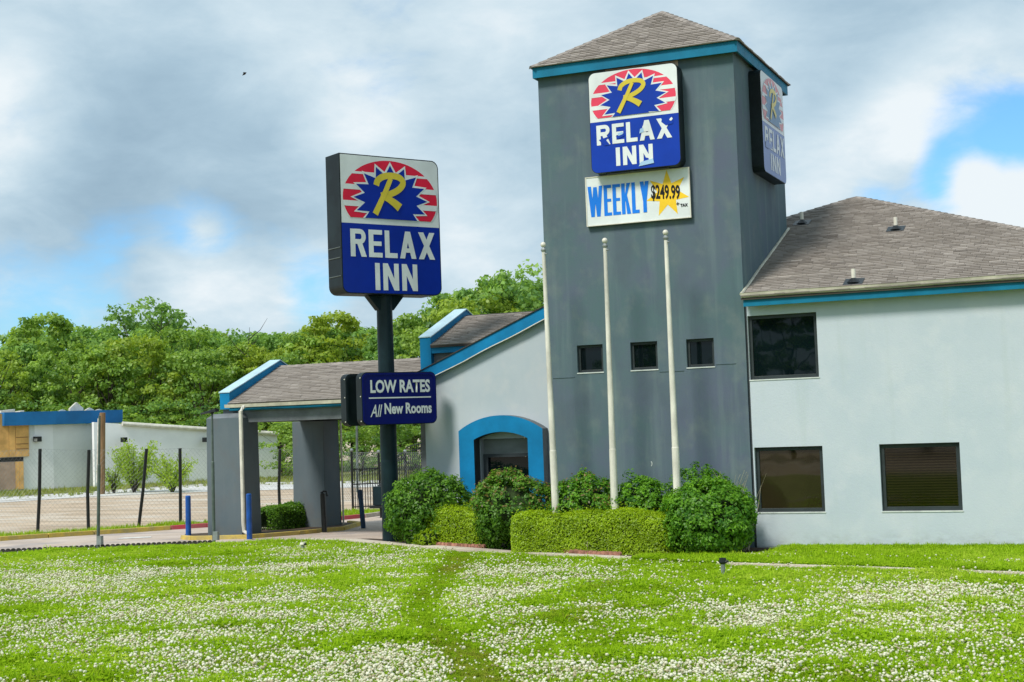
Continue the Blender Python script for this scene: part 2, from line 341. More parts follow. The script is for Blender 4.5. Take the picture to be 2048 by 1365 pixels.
def leaves(name, pts, nrm, size, m, tone, wide=.55):
    # one bent diamond leaf per point: pts (n,3), nrm (n,3) facing, size (n,)
    n = len(pts); nrm = nrm/np.linalg.norm(nrm, axis=1, keepdims=True)
    a = np.cross(nrm, rng.normal(size=(n, 3))); a /= np.linalg.norm(a, axis=1, keepdims=True); b = np.cross(nrm, a)
    s = size[:, None]
    V = np.stack([pts-a*s*.5, pts+b*s*wide*.5-nrm*s*.10, pts+a*s*.5, pts-b*s*wide*.5-nrm*s*.10], 1).reshape(-1, 3)
    F = np.arange(4*n).reshape(n, 4)
    return np_mesh(name, V, F, m, tone)
def wall(name, m, parent, u0, u1, z0, z1, holes, place, thick=.2):
    # a wall with window openings and reveals; place(u, d, z) gives the world point, d is the depth into the wall
    us = sorted({u0, u1, *[h[0] for h in holes], *[h[1] for h in holes]}); zs = sorted({z0, z1, *[h[2] for h in holes], *[h[3] for h in holes]})
    b = MB()
    def hole(i, j):
        if not (0 <= i < len(us)-1 and 0 <= j < len(zs)-1): return None
        cu, cz = (us[i]+us[i+1])/2, (zs[j]+zs[j+1])/2
        return any(h[0] < cu < h[1] and h[2] < cz < h[3] for h in holes)
    for i in range(len(us)-1):
        for j in range(len(zs)-1):
            if hole(i, j): continue
            a, c, p, q = us[i], us[i+1], zs[j], zs[j+1]
            b.quad(place(a, 0, p), place(c, 0, p), place(c, 0, q), place(a, 0, q)); b.quad(place(a, thick, p), place(a, thick, q), place(c, thick, q), place(c, thick, p))
            if hole(i-1, j) is not False: b.quad(place(a, 0, p), place(a, 0, q), place(a, thick, q), place(a, thick, p))
            if hole(i+1, j) is not False: b.quad(place(c, 0, p), place(c, thick, p), place(c, thick, q), place(c, 0, q))
            if hole(i, j-1) is not False: b.quad(place(a, 0, p), place(a, thick, p), place(c, thick, p), place(c, 0, p))
            if hole(i, j+1) is not False: b.quad(place(a, 0, q), place(c, 0, q), place(c, thick, q), place(a, thick, q))
    me = bpy.data.meshes.new(name); me.from_pydata(b.v, [], b.f); me.materials.append(m)
    bm = bmesh.new(); bm.from_mesh(me); bmesh.ops.remove_doubles(bm, verts=bm.verts, dist=1e-5); bmesh.ops.recalc_face_normals(bm, faces=bm.faces); bm.to_mesh(me); bm.free()
    return link(name, me, parent)

# ------------------------------------------------------------------ ground
def sheet(name, A, B, nu, nv, eps, m, kind='structure', label=None, rough=0.):
    # a sheet ruled between two polylines of (x, y), laid on the sloping ground
    def at(P, t):
        L_ = [math.dist(P[i], P[i+1]) for i in range(len(P)-1)]; T = t*sum(L_)
        for i, l in enumerate(L_):
            if T <= l or i == len(L_)-1: k = T/l; return (P[i][0]+(P[i+1][0]-P[i][0])*k, P[i][1]+(P[i+1][1]-P[i][1])*k)
            T -= l
    V = []; F = []
    for i in range(nu+1):
        a, b = at(A, i/nu), at(B, i/nu)
        for j in range(nv+1):
            x = a[0]+(b[0]-a[0])*j/nv; y = a[1]+(b[1]-a[1])*j/nv
            V.append((x, y, hz(y)+eps+(random.uniform(-rough, rough) if rough and 0 < j < nv else 0)))
    for i in range(nu):
        for j in range(nv): k = i*(nv+1)+j; F.append((k, k+1, k+nv+2, k+nv+1))
    me = np_mesh(name, V, F, m, smooth=True); o = link(name, me); return tag(o, label, kind=kind)
xy = lambda v: (v[0], v[1])
def dirt_mat():
    m, N, L, b = new_mat('bare_dirt')
    c = mixnode(N, L, ramp(N, L, posnoise(N, L, .5, 6, .65, (.5, 1.6, 1)), .38, .66), (.36, .275, .19), (.56, .44, .32))
    c = mixnode(N, L, ramp(N, L, posnoise(N, L, .22, 6, .7, (.6, 1.8, 1), (5, 3, 0)), .50, .62), c, (.56, .50, .42))
    rot = N.new('ShaderNodeNewGeometry'); mp = N.new('ShaderNodeMapping'); L(rot.outputs['Position'], mp.inputs[0]); mp.inputs['Rotation'].default_value = (0, 0, -.75); mp.inputs['Scale'].default_value = (.12, 1.9, 1)
    tn = N.new('ShaderNodeTexNoise'); tn.inputs['Scale'].default_value = 1.; tn.inputs['Detail'].default_value = 6; tn.inputs['Roughness'].default_value = .7; L(mp.outputs[0], tn.inputs[0])
    c = mixnode(N, L, ramp(N, L, tn.outputs[0], .56, .70), c, (.17, .125, .09))
    c = mixnode(N, L, ramp(N, L, posnoise(N, L, 2.3, 6, .7, (.5, 1.4, 1), (3, 9, 0)), .62, .74), c, (.20, .17, .09))
    L(c, b.inputs['Base Color']); b.inputs['Roughness'].default_value = .95; bump(N, L, b, posnoise(N, L, 5, 6, .7), .6, .05); return m
def concrete(name, c1, c2, stain):
    m, N, L, b = new_mat(name)
    c = mixnode(N, L, ramp(N, L, posnoise(N, L, .8, 6, .6), .35, .65), c1, c2)
    c = mixnode(N, L, ramp(N, L, posnoise(N, L, .45, 5, .6, (1, 1, 1), (4, 8, 1)), .52, .72), c, stain)
    c = mixnode(N, L, ramp(N, L, posnoise(N, L, 9, 4, .7), .62, .8), c, stain)
    L(c, b.inputs['Base Color']); b.inputs['Roughness'].default_value = .9; b.inputs['Specular IOR Level'].default_value = .2; bump(N, L, b, posnoise(N, L, 30, 4, .7), .2, .01); return m
M['dirt'] = dirt_mat()
M['drive'] = concrete('drive_concrete', (.46, .37, .30), (.54, .46, .40), (.27, .25, .25))
M['slab'] = concrete('broken_slab', (.52, .51, .49), (.62, .62, .60), (.28, .26, .23))
M['path'] = concrete('edging_concrete', (.50, .44, .36), (.58, .52, .43), (.38, .33, .27))
M['verge'] = mat('rough_grass', (.13, .19, .03), .95, .25, 2., .6, 20, col2=(.17, .13, .06))
M['lawn'] = mat('lawn_ground', (.16, .24, .015), .95, .25, 3., .5, 30)
def ground():
    ys = [-320, -60, 2.5, 7.5, 60, 420]; V = []; F = []; xs = [-420, -100, 0, 100, 420]
    for y in ys:
        for x in xs: V.append((x, y, hz(y)-.03))
    for j in range(len(ys)-1):
        for i in range(len(xs)-1): k = j*len(xs)+i; F.append((k, k+1, k+len(xs)+1, k+len(xs)))
    tag(link('ground', np_mesh('ground', V, F, M['dirt'])), 'bare pinkish dirt lot beyond the drive', kind='structure')
ground()
lawn_edge = [(-60, -24), (-22, -5.6)] + [xy(G(*p)) for p in ((0, 1108), (210, 1098), (420, 1090), (600, 1083), (700, 1085), (760, 1091), (1000, 1110), (1250, 1122), (1448, 1132), (1740, 1141), (2040, 1152))] + [(16, -6.9), (30, -11)]
far_kerb = [(-60, -42), (-30, -9.5)] + [xy(G(*p)) for p in ((0, 1083), (190, 1070), (340, 1060), (415, 1055), (680, 1041), (735, 1036), (766, 1031))] + [(-11.6, 15.2), (-10.6, 16.5), (-8, 17.5), (0, 18.5), (20, 19), (40, 19)]
# driveway between the lawn and the far kerb, running on beneath the canopy to the lobby
sheet('driveway', far_kerb, [(-60, -24), (-22, -5.6)] + [xy(G(*p)) for p in ((0, 1108), (210, 1098), (420, 1090), (600, 1083))] + [(-6.5, 1.9), (-4.9, 2.9), (0, 3), (10, 3), (40, 3)], 90, 24, 0., M['drive'], label='worn pinkish concrete drive with dark stains')
def shifted(P, d):
    out = []
    for i, p in enumerate(P):
        a, b = P[max(i-1, 0)], P[min(i+1, len(P)-1)]; t = Vector((b[0]-a[0], b[1]-a[1])).normalized(); out.append((p[0]-t.y*d, p[1]+t.x*d))
    return out
sheet('verge', shifted(far_kerb, .14), shifted(far_kerb, 2.3), 90, 4, .05, M['verge'], label='scruffy grass verge behind the far kerb', rough=.03)
sheet('slab_path', [xy(G(*p)) for p in ((-200, 1016), (0, 1005), (180, 993), (420, 983), (700, 975), (900, 970))], [xy(G(*p)) for p in ((-200, 1004), (0, 994), (180, 983), (420, 966), (700, 962), (900, 958))], 40, 2, -.015, M['slab'], label='pale broken concrete slab across the dirt lot')
sheet('grass_strip', [xy(G(*p)) for p in ((-200, 1002), (0, 993.5), (180, 982.5), (420, 965.5), (700, 961.5), (900, 957))], [(-90, 60), (-70, 62), (-57, 60), (-50, 70), (-44, 78), (-30, 90)], 40, 4, -.010, M['verge'], label='weedy grass in front of the white building')
# kerbs: a real step following a polyline
def kerb(name, P, w, h, m, label, split=None):
    b = MB(); Q = shifted(P, w)
    for i in range(len(P)-1):
        k = max(1, int(math.dist(P[i], P[i+1])/1.5))
        for s in range(k):
            t0, t1 = s/k, (s+1)/k-.008
            a = [P[i][c]+(P[i+1][c]-P[i][c])*t0 for c in (0, 1)]; e = [P[i][c]+(P[i+1][c]-P[i][c])*t1 for c in (0, 1)]
            a2 = [Q[i][c]+(Q[i+1][c]-Q[i][c])*t0 for c in (0, 1)]; e2 = [Q[i][c]+(Q[i+1][c]-Q[i][c])*t1 for c in (0, 1)]
            ring = [a, e, e2, a2]
            b.hexa([(p[0], p[1], hz(p[1])-.03) for p in ring] + [(p[0]+(q[0]-p[0])*.12, p[1]+(q[1]-p[1])*.12, hz(p[1])+h) for p, q in zip(ring, (a2, e2, e, a))])
    return tag(b.build(name, m, bevel=.012), label, kind='structure')
fk = lambda *a: [xy(G(*p)) for p in a]
kerb('kerb', [(-60, -42), (-30, -9.5)] + fk((0, 1083), (190, 1070), (343, 1060)), .17, .13, M['yellow_kerb'], 'yellow painted kerb on the far side of the drive')
kerb('kerb', fk((344, 1060), (415, 1055), (680, 1041), (732, 1036)), .17, .13, M['red_kerb'], 'red painted kerb beyond the canopy')
kerb('kerb', fk((733, 1036), (766, 1031)) + [(-11.6, 15.2), (-10.6, 16.5)], .17, .13, M['kerb'], 'plain kerb beside the iron gate')
isl = fk((360, 1079), (380, 1081), (500, 1078), (600, 1070), (690, 1061), (708, 1056)) + [(-10.2, 9.7), (-10.9, 10.2)]
kerb('kerb', isl, .17, .11, M['yellow_kerb'], 'yellow kerb round the island under the canopy')
sheet('island', shifted(isl, .17), [(-13.2, 4.6), (-12.8, 5.5), (-12.4, 6.5), (-12.2, 7.5), (-12, 8.5), (-12, 9.5), (-11.9, 9.9), (-11.6, 10.2)], 30, 4, .06, M['soil'], label='soil island holding the canopy pillars')
# concrete edging between lawn, bed and the right hand grass
edge_pts = [xy(G(*p)) for p in ((600, 1083), (700, 1085), (760, 1091), (1000, 1109), (1250, 1121), (1300, 1123.5))]
b = MB()
for i in range(len(edge_pts)-1):
    Q = shifted(edge_pts, .34 if i < 3 else .26); P_ = edge_pts
    ring = [P_[i], P_[i+1], Q[i+1], Q[i]]
    b.hexa([(p[0], p[1], -.05) for p in ring] + [(p[0], p[1], .058) for p in ring])
tag(b.build('path', M['path'], bevel=.01), 'pale concrete edging strip between lawn and shrubs', kind='structure')
e2 = [xy(G(*p)) for p in ((1449, 1131), (1740, 1140), (2040, 1151))] + [(16, -6.8), (30, -10.9)]
b = MB()
for i in range(len(e2)-1):
    Q = shifted(e2, .11); ring = [e2[i], e2[i+1], Q[i+1], Q[i]]
    b.hexa([(p[0], p[1], -.05) for p in ring] + [(p[0], p[1], .052) for p in ring])
tag(b.build('path', M['path'], bevel=.01), 'thin sunken concrete edge crossing the grass', kind='structure')
# soil bed under the shrubs
sheet('bed', shifted(edge_pts, .30), [(-6.4, 1.8), (-4.7, 2.9), (-1.5, 2.9), (-.02, -.02), (3, -.02), (5.2, -.02)], 30, 6, .03, M['soil'], label='soil bed beneath the shrubs', rough=.02)
lawn_back = [(-60, -24.5), (-22, -5.7)] + [xy(G(*p)) for p in ((0, 1109), (210, 1099), (420, 1091), (600, 1084), (700, 1086), (760, 1092), (1000, 1110), (1250, 1122), (1448, 1132), (1740, 1141), (2040, 1152))] + [(16, -6.9), (30, -11)]
sheet('lawn', lawn_back, [(-60, -60), (-22, -45), (-10, -40), (5, -36), (12, -36), (30, -36)], 120, 60, .012, M['lawn'], label='clover lawn in front of the motel', rough=.012)
grass_back = [(4.75, -.3), (5.4, -.02), (9, -.02), (13.4, -.02), (30, -.02)]
sheet('lawn', grass_back, [xy(v) for v in [G(1452, 1130)]] + shifted(e2, .11)[1:], 40, 12, .012, M['lawn'], label='plain green grass strip along the pale wall', rough=.01)

# ------------------------------------------------------------------ the motel
motel = thing('motel_building', 'grey and pale blue two storey motel with a square corner tower', 'building', (2.3, 0, 0))
TX, TD, TZ = 4.53, 4.62, 10.63
win_t = [(.697, 1.308), (1.950, 2.568), (3.222, 3.835)]
wall('tower_wall', M['tower'], motel, 0, TX, -.05, TZ, [(a, c, 3.895, 4.508) for a, c in win_t], lambda u, d, z: (u, d, z), .2)
b = MB(); b.box(TX-.2, TX, .2, TD, -.05, TZ); b.box(0, .2, .2, TD, -.05, TZ); b.box(.2, TX-.2, TD-.2, TD, -.05, TZ); b.build('tower_wall', M['tower'], motel)
# a narrow horizontal lip in the render below the windows
for x0, x1, z in ((3.86, 4.3, 3.93), (2.6, 3.15, 3.83), (.1, .62, 3.80)): b = MB(); b.box(x0, x1, -.012, .01, z, z+.018); b.build('render_lip', M['tower'], motel)
def window(x0, x1, z0, z1, Y, fw=.055, pane='pane', rec=.10, sill=True, blinds=0, bm='bronze'):
    f = MB(); y0, y1 = Y+rec-.02, Y+rec+.06; e = .004
    f.box(x0+e, x0+fw, y0, y1, z0+e, z1-e); f.box(x1-fw, x1-e, y0, y1, z0+e, z1-e); f.box(x0+fw, x1-fw, y0, y1, z1-fw, z1-e); f.box(x0+fw, x1-fw, y0, y1, z0+e, z0+fw)
    fr = f.build('window', M[bm], motel, bevel=.004)
    p = MB(); p.box(x0+fw, x1-fw, y0+.03, y0+.04, z0+fw, z1-fw); p.build('pane', M[pane], fr)
    if sill: s = MB(); s.box(x0-.01, x1+.012, Y-.014, Y+rec-.025, z0-.022, z0+.002); s.build('sill', M['sill'], fr)
    s = MB(); s.box(x0+.01, x1-.01, y1+.10, y1+.12, z0+.01, z1-.01); s.build('dark_room_backing', M['dark'], fr)  # dark sheet standing in for the unlit room behind the pane
    if blinds:
        for i in range(blinds):
            z = z0+fw+(i+.5)*(z1-z0-2*fw)/blinds; s = MB(); s.hexa([(x0+fw, y0+.055, z), (x1-fw, y0+.055, z), (x1-fw, y0+.085, z+.028), (x0+fw, y0+.085, z+.028), (x0+fw, y0+.056, z+.003), (x1-fw, y0+.056, z+.003), (x1-fw, y0+.086, z+.031), (x0+fw, y0+.086, z+.031)])
            s.build('slat', BLIND, fr)
    return fr
BLIND = mat('olive_blind_slat', (.16, .125, .062), .6, .15, 1.2)
for a, c in win_t: window(a, c, 3.895, 4.508, 0, .06, rec=.09)
# bare strip above the sign, paint mark
b = MB(); b.box(1.62, 3.3, -.006, .01, 10.46, 10.62); b.build('bare_patch', mat('unpainted_render', (.52, .43, .33), .9, .15, 3.), motel)
b = MB()
for k in range(5):
    a = -.9+k*.45; b.box(2.30+.035*math.cos(a), 2.318+.035*math.cos(a), -.008, .005, 1.83+.05*math.sin(a), 1.855+.05*math.sin(a))
b.build('paint_mark', M['sill'], motel)

def roof_face(part, ex0, ex1, ey, ez, dirx, diry, pitch, L0, left, right, nrow_h=.135, count=0):
    """Lay overlapping shingles on a roof face. ex0,ex1: eave extent along u; left(v)/right(v): extent at slope length v."""
rooffield = []
def lay(parent_obj, org, U, Vv, N_, length, left, right, pick=0, row=.125, tabs=(.16, .34)):
    """Overlapping shingle courses on a roof face: org + U*u + Vv*v, N_ the outward normal. The `pick` lowest, largest ones become objects."""
    org, U, Vv, N_ = map(Vector, (org, U, Vv, N_)); field = MB(); made = 0
    nrows = int(length/row)
    for r in range(nrows):
        v0, v1 = r*row, min(length, r*row+row*1.12); u = left(v0)-random.uniform(0, .3); end = right(v0)
        rowt = random.gauss(0, .06)
        while u < end:
            w = random.uniform(*tabs); a, c = u, u+w-.006
            a0, c0 = max(a, left(v0)), min(c, right(v0)); a1, c1 = max(a, left(v1)), min(c, right(v1))
            u += w
            if c0-a0 < .03 or c1-a1 < .01: continue
            h = .020+random.uniform(0, .014)
            P = lambda uu, vv, n: tuple(org+U*uu+Vv*vv+N_*n)
            pts = [P(a0, v0, .001), P(c0, v0, .001), P(c1, v1, .001), P(a1, v1, .001), P(a0, v0, h), P(c0, v0, h), P(c1, v1, .005), P(a1, v1, .005)]
            tone = min(1, max(0, random.gauss(.52, .15)+rowt))
            if made < pick(r, a0, c0) if callable(pick) else made < 0:
                k = MB(); k.hexa(pts); k.build('shingle', M['shingle'], parent_obj); made += 1
            else: field.hexa(pts, tone)
    o = field.build('shingle_course', M['shingles'], parent_obj, tone=True); o['kind'] = 'stuff'
    return o
def slab(name, m, pts, down, parent): b = MB(); b.prism(pts, down); return b.build(name, m, parent)
# tower roof: a square pyramid
ex0, ex1, ey0, ey1, EZ = -.09, 4.70, -.20, 4.80, 10.85; AP = Vector(((ex0+ex1)/2, (ey0+ey1)/2, 12.40))
b = MB(); c4 = [Vector((ex0, ey0, EZ)), Vector((ex1, ey0, EZ)), Vector((ex1, ey1, EZ)), Vector((ex0, ey1, EZ))]
for i in range(4): b.poly((c4[i], c4[(i+1) % 4], AP))
b.poly(list(reversed(c4))); troof = b.build('tower_roof', M['deck'], motel)
def pyr(parent, c4, AP, which, picks):
    for i in which:
        a, c = c4[i], c4[(i+1) % 4]; U = (c-a).normalized(); mid = (a+c)/2; Vv = (AP-mid); Ln = Vv.length; Vv.normalize(); N_ = U.cross(Vv).normalized()
        Wd = (c-a).length; ua = (AP-a).dot(U)
        o = lay(parent, a - Vv*.03, U, (AP - (a+U*ua)).normalized(), N_, (AP-(a+U*ua)).length, lambda v, ua=ua, Ln=(AP-(a+U*ua)).length: ua*v/Ln, lambda v, ua=ua, Wd=Wd, Ln=(AP-(a+U*ua)).length: Wd-(Wd-ua)*v/Ln, picks.get(i, 0))
        # hip cap
        h = MB(); d = AP-a; k = int(d.length/.25); n2 = Vector((0, 0, 1))
        s = d.normalized(); side = s.cross(n2).normalized(); up = side.cross(s).normalized()
        for j in range(k):
            p = a+s*(j*.25); q = a+s*min(d.length, j*.25+.30); hh = .035
            h.hexa([p-side*.11-up*.02, p+side*.11-up*.02, q+side*.11-up*.025, q-side*.11-up*.025, p-side*.03+up*hh, p+side*.03+up*hh, q+side*.03+up*(hh-.015), q-side*.03+up*(hh-.015)])
        h.build('ridge_cap', M['ridge'], parent)
NEAR = lambda n: (lambda r, a, c: n)
pyr(troof, c4, AP, (0, 1, 2, 3), {0: NEAR(45), 1: NEAR(20)})
b = MB()
for (x0, x1, y0, y1) in ((ex0+.03, ex1-.03, ey0+.03, ey0+.07), (ex0+.03, ex1-.03, ey1-.07, ey1-.03), (ex0+.03, ex0+.07, ey0+.07, ey1-.07), (ex1-.07, ex1-.03, ey0+.07, ey1-.07)): b.box(x0, x1, y0, y1, 10.60, 10.838)
b.build('tower_fascia', M['teal'], motel)
b = MB(); b.box(ex0+.07, ex1-.07, ey0+.07, ey1-.07, 10.632, 10.66); b.build('tower_soffit', M['darkgrey'], motel)

# two storey wing
WX0, WX1 = 4.59, 13.4
wing_holes = [(4.596, 6.062, 3.567, 4.928), (4.62, 6.062, .766, 2.134), (7.223, 8.809, .766, 2.134), (10.6, 12.2, .766, 2.134), (10.6, 12.06, 3.567, 4.928)]
wall('wing_wall', M['wing'], motel, WX0, WX1, .05, 5.26, wing_holes, lambda u, d, z: (u, d-.02, z), .2)
b = MB(); b.box(WX0, WX1, -.012, .16, -.05, .05); b.box(WX1-.2, WX1, .18, 15, -.05, 5.26); b.box(5, WX1-.2, 14.8, 15, -.05, 5.26); b.build('wing_wall', M['wing'], motel)
b = MB(); b.box(TX+.001, WX0-.001, .05, .2, -.05, 5.3); b.build('dark_shadow_gap', M['darkgrey'], motel)  # recess filled with a dark strip, its shadow put into the colour
window(4.596, 6.062, 3.567, 4.928, -.02, .075)
window(4.62, 6.062, .766, 2.134, -.02, .08, pane='pane_brown')
window(7.223, 8.809, .766, 2.134, -.02, .085, pane='tint', blinds=22)
window(10.6, 12.2, .766, 2.134, -.02, .08, pane='pane_brown'); window(10.6, 12.06, 3.567, 4.928, -.02, .075)
PI_ = math.atan(.387); cs, sn = math.cos(PI_), math.sin(PI_)
EY = -.33; EZW = 5.44+.387*(EY+.05)          # wing eave line
apx = Vector((5.77, 7.42, 5.44+.387*7.47)); half = apx.y-EY
A0 = Vector((apx.x-half, EY, EZW)); A1 = Vector((apx.x+half, EY, EZW)); A2 = Vector((apx.x+half, apx.y+half, EZW)); A3 = Vector((apx.x-half, apx.y+half, EZW))
# deck split round the tower: front face starts right of the tower wall
def deckpoly(pts): return [Vector(p) for p in pts]
zf = lambda y: 5.44+.387*(y+.05)
b = MB()
b.prism(deckpoly([(TX+.02, EY, EZW), (A1.x, EY, EZW), apx, (apx.x-(apx.y-TD-.05), TD+.05, zf(TD+.05)), (TX+.02, TD+.05, zf(TD+.05))]), (0, 0, -.08))
b.prism([A1, A2, apx], (0, 0, -.08)); b.prism([A2, A3, apx], (0, 0, -.08)); b.prism([A3, Vector((A0.x+5.2, EY+5.2, zf(EY+5.2))), apx], (0, 0, -.08))
wroof = b.build('wing_roof', M['deck'], motel)
Lw = half/cs
def wl(v):
    y = EY+v*cs
    return (TX+.03-A0.x) if y < TD+.06 else half*(v/Lw)
lay(wroof, A0-Vector((0, cs, sn))*.04, (1, 0, 0), (0, cs, sn), (0, -sn, cs), Lw, wl, lambda v: 2*half-half*(v/Lw), lambda r, a, c: 235 if (a+A0.x) < 10.4 else 0)
lay(wroof, A1, (0, 1, 0), (-cs, 0, sn), (sn, 0, cs), Lw, lambda v: half*v/Lw, lambda v: 2*half-half*v/Lw, 0)
for p, q in ((A1, apx), (Vector((A0.x+6., EY+6., zf(EY+6.))), apx)):
    h = MB(); d = q-p; s = d.normalized(); side = s.cross(Vector((0, 0, 1))).normalized(); up = side.cross(s).normalized()
    for j in range(int(d.length/.25)):
        a = p+s*(j*.25); c = p+s*min(d.length, j*.25+.3)
        h.hexa([a-side*.12-up*.02, a+side*.12-up*.02, c+side*.12-up*.025, c-side*.12-up*.025, a-side*.03+up*.04, a+side*.03+up*.04, c+side*.03+up*.025, c-side*.03+up*.025])
    h.build('ridge_cap', M['ridge'], wroof)
b = MB(); b.box(TX+.06, WX1+.3, -.285, -.245, 5.115, 5.325); b.box(TX+.06, WX1, -.244, -.02, 5.262, 5.29); b.build('wing_fascia', M['teal'], motel)
g = MB()     # open trough gutter, sagging slightly
gx = np.linspace(TX+.03, WX1+.3, 10)
for i in range(9):
    s0, s1 = (.008*math.sin(i*1.7), .008*math.sin((i+1)*1.7))
    x0, x1 = gx[i], gx[i+1]
    for (ya, za, yb, zb) in ((-.345, 5.395, -.33, 5.305), (-.33, 5.305, -.26, 5.30), (-.35, 5.40, -.335, 5.385)):
        g.hexa([(x0, ya, za+s0), (x1, ya, za+s1), (x1, yb, zb+s1), (x0, yb, zb+s0), (x0, ya-.012, za+s0), (x1, ya-.012, za+s1), (x1, yb-.012, zb+s1-.008), (x0, yb-.012, zb+s0-.008)])
g.build('gutter', M['gutter'], motel)
# flashing up the tower side
f = MB(); prev = None; pts = []
for i in range(24):
    y = EY+.02+i*(TD-EY+.06)/23; pts.append(Vector((TX+.025+random.uniform(-.006, .006), y, zf(y)+.035+random.uniform(-.012, .012))))
f.tube(pts, .032, 6); f.build('flashing', M['gutter'], motel)
for n_, (px, py, y) in enumerate(((1791.7, 460, 3.955), (1707.7, 566, .083), (1590.8, 449, 5.226))):
    x = (7.205, 6.853, 4.78)[n_]; z = zf(y)
    v = MB(); v.tube([(x, y, z), (x, y, z+.10)], [.16, .05], 10); fl = v.build('vent_flashing', M['black'], motel)
    k = MB(); k.box(x-.22, x+.22, y-.17, y+.17, z-.02, z+.0); q = [(x-.2, y-.2), (x+.2, y-.2), (x+.2, y+.2), (x-.2, y+.2)]
    k = MB(); k.hexa([(a, c, zf(c)+.012) for a, c in q]+[(a, c, zf(c)+.032) for a, c in q]); k.build('base_plate', M['black'], fl)
    k = MB(); k.tube([(x, y, z+.08), (x, y, z+.29)], .045, 10); k.build('vent_pipe', M['white_metal'], fl)

# lobby wing with half gable, set back three metres from the tower front
YL = 3.0
rk = lambda x: 4.254+(x+4.585)*.4137            # top of rake
LB = [(-4.618, -.05), (-3.085, -.05), (-3.085, 2.46), (-1.68, 2.46), (-1.68, -.05), (-.005, -.05), (-.005, rk(-.005)-.2), (-4.618, rk(-4.618)-.2)]
b = MB(); b.prism([(x, YL+.002, z) for x, z in LB], (0, .2, 0)); b.build('lobby_wall', M['lobby'], motel)
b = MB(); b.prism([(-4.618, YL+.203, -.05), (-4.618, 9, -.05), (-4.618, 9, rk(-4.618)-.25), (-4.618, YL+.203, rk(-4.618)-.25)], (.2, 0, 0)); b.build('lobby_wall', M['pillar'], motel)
b = MB(); b.prism([(-4.72, YL-.16, rk(-4.72)), (-.004, YL-.16, rk(-.004)), (-.004, YL-.16, rk(-.004)-.29), (-4.47, YL-.16, rk(-4.47)-.31), (-4.72, YL-.16, rk(-4.72)-.13)], (0, .155, 0)); b.build('lobby_fascia', M['blue'], motel)
t = MB(); pts = [Vector((x, YL-.155+.005*math.sin(x*5), rk(x)-.31+.008*math.sin(x*4))) for x in np.linspace(-4.45, -.02, 18)]; t.tube(pts, .015, 6); t.build('trim_strip', M['white_metal'], motel)
b = MB(); b.prism([(-4.76, YL-.19, rk(-4.76)+.025), (-.004, YL-.19, rk(-.004)+.025), (-.004, YL-.19, rk(-.004)+.003), (-4.76, YL-.19, rk(-4.76)+.003)], (0, 6.2, 0)); b.build('lobby_roof', M['deck'], motel)
# pilaster at the lobby's far corner
b = MB(); b.box(-5.85, -5.45, 5.2, 5.6, -.2, 3.3); b.build('pilaster', M['beam'], motel)
# arched door surround
def arch(xa, xb, zs, zt, n=18):
    out = []; w = (xb-xa)/2; rise = zt-zs; R = (w*w+rise*rise)/(2*rise); cx = (xa+xb)/2; cz = zt-R; a0 = math.asin(w/R)
    for i in range(n+1): a = -a0+2*a0*i/n; out.append((cx+R*math.sin(a), cz+R*math.cos(a)))
    return out
OX0, OX1, IX0, IX1 = -3.525, -1.263, -3.114, -1.664
outer = arch(OX0, OX1, 2.68, 3.04); inner = arch(IX0, IX1, 2.455, 2.63)
b = MB(); Y0, Y1 = YL-.35, YL
ring = [(OX0, -.05)] + outer + [(OX1, -.05)]; rin = [(IX0, -.05)] + inner + [(IX1, -.05)]
for i in range(len(ring)-1):
    for y in (Y0, Y1): b.quad((ring[i][0], y, ring[i][1]), (ring[i+1][0], y, ring[i+1][1]), (rin[i+1][0], y, rin[i+1][1]), (rin[i][0], y, rin[i][1]))
surr = b.build('door_surround', M['blue'], motel)
b = MB()
for i in range(len(ring)-1): b.quad((ring[i][0], Y0, ring[i][1]), (ring[i][0], Y1, ring[i][1]), (ring[i+1][0], Y1, ring[i+1][1]), (ring[i+1][0], Y0, ring[i+1][1]))
b.build('surround_edge', M['beam'], surr)
b = MB()
for i in range(len(rin)-1): b.quad((rin[i][0], Y0, rin[i][1]), (rin[i+1][0], Y0, rin[i+1][1]), (rin[i+1][0], YL+.22, rin[i+1][1]), (rin[i][0], YL+.22, rin[i][1]))
b.build('surround_lining', M['darkgrey'], surr)
d = MB(); d.box(-3.07, -1.69, YL+.15, YL+.19, 2.08, 2.45); d.build('transom_panel', mat('grey_transom_paint', (.20, .225, .235), .7, .08, 3.), surr)
d = MB(); d.box(-3.08, -2.96, YL+.13, YL+.19, 0, 2.08); d.box(-1.78, -1.69, YL+.13, YL+.19, 0, 2.08); d.box(-2.96, -1.78, YL+.13, YL+.19, 2.0, 2.08); d.box(-2.96, -1.78, YL+.13, YL+.19, 0, .12); door = d.build('door', M['darkgrey'], motel)
d = MB(); d.box(-2.955, -1.785, YL+.155, YL+.17, .125, 1.995); d.build('pane', M['pane'], door)
d = MB(); d.tube([(-1.92, YL+.10, .85), (-1.92, YL+.10, 1.25)], .015, 6); d.build('handle', M['steel'], door)
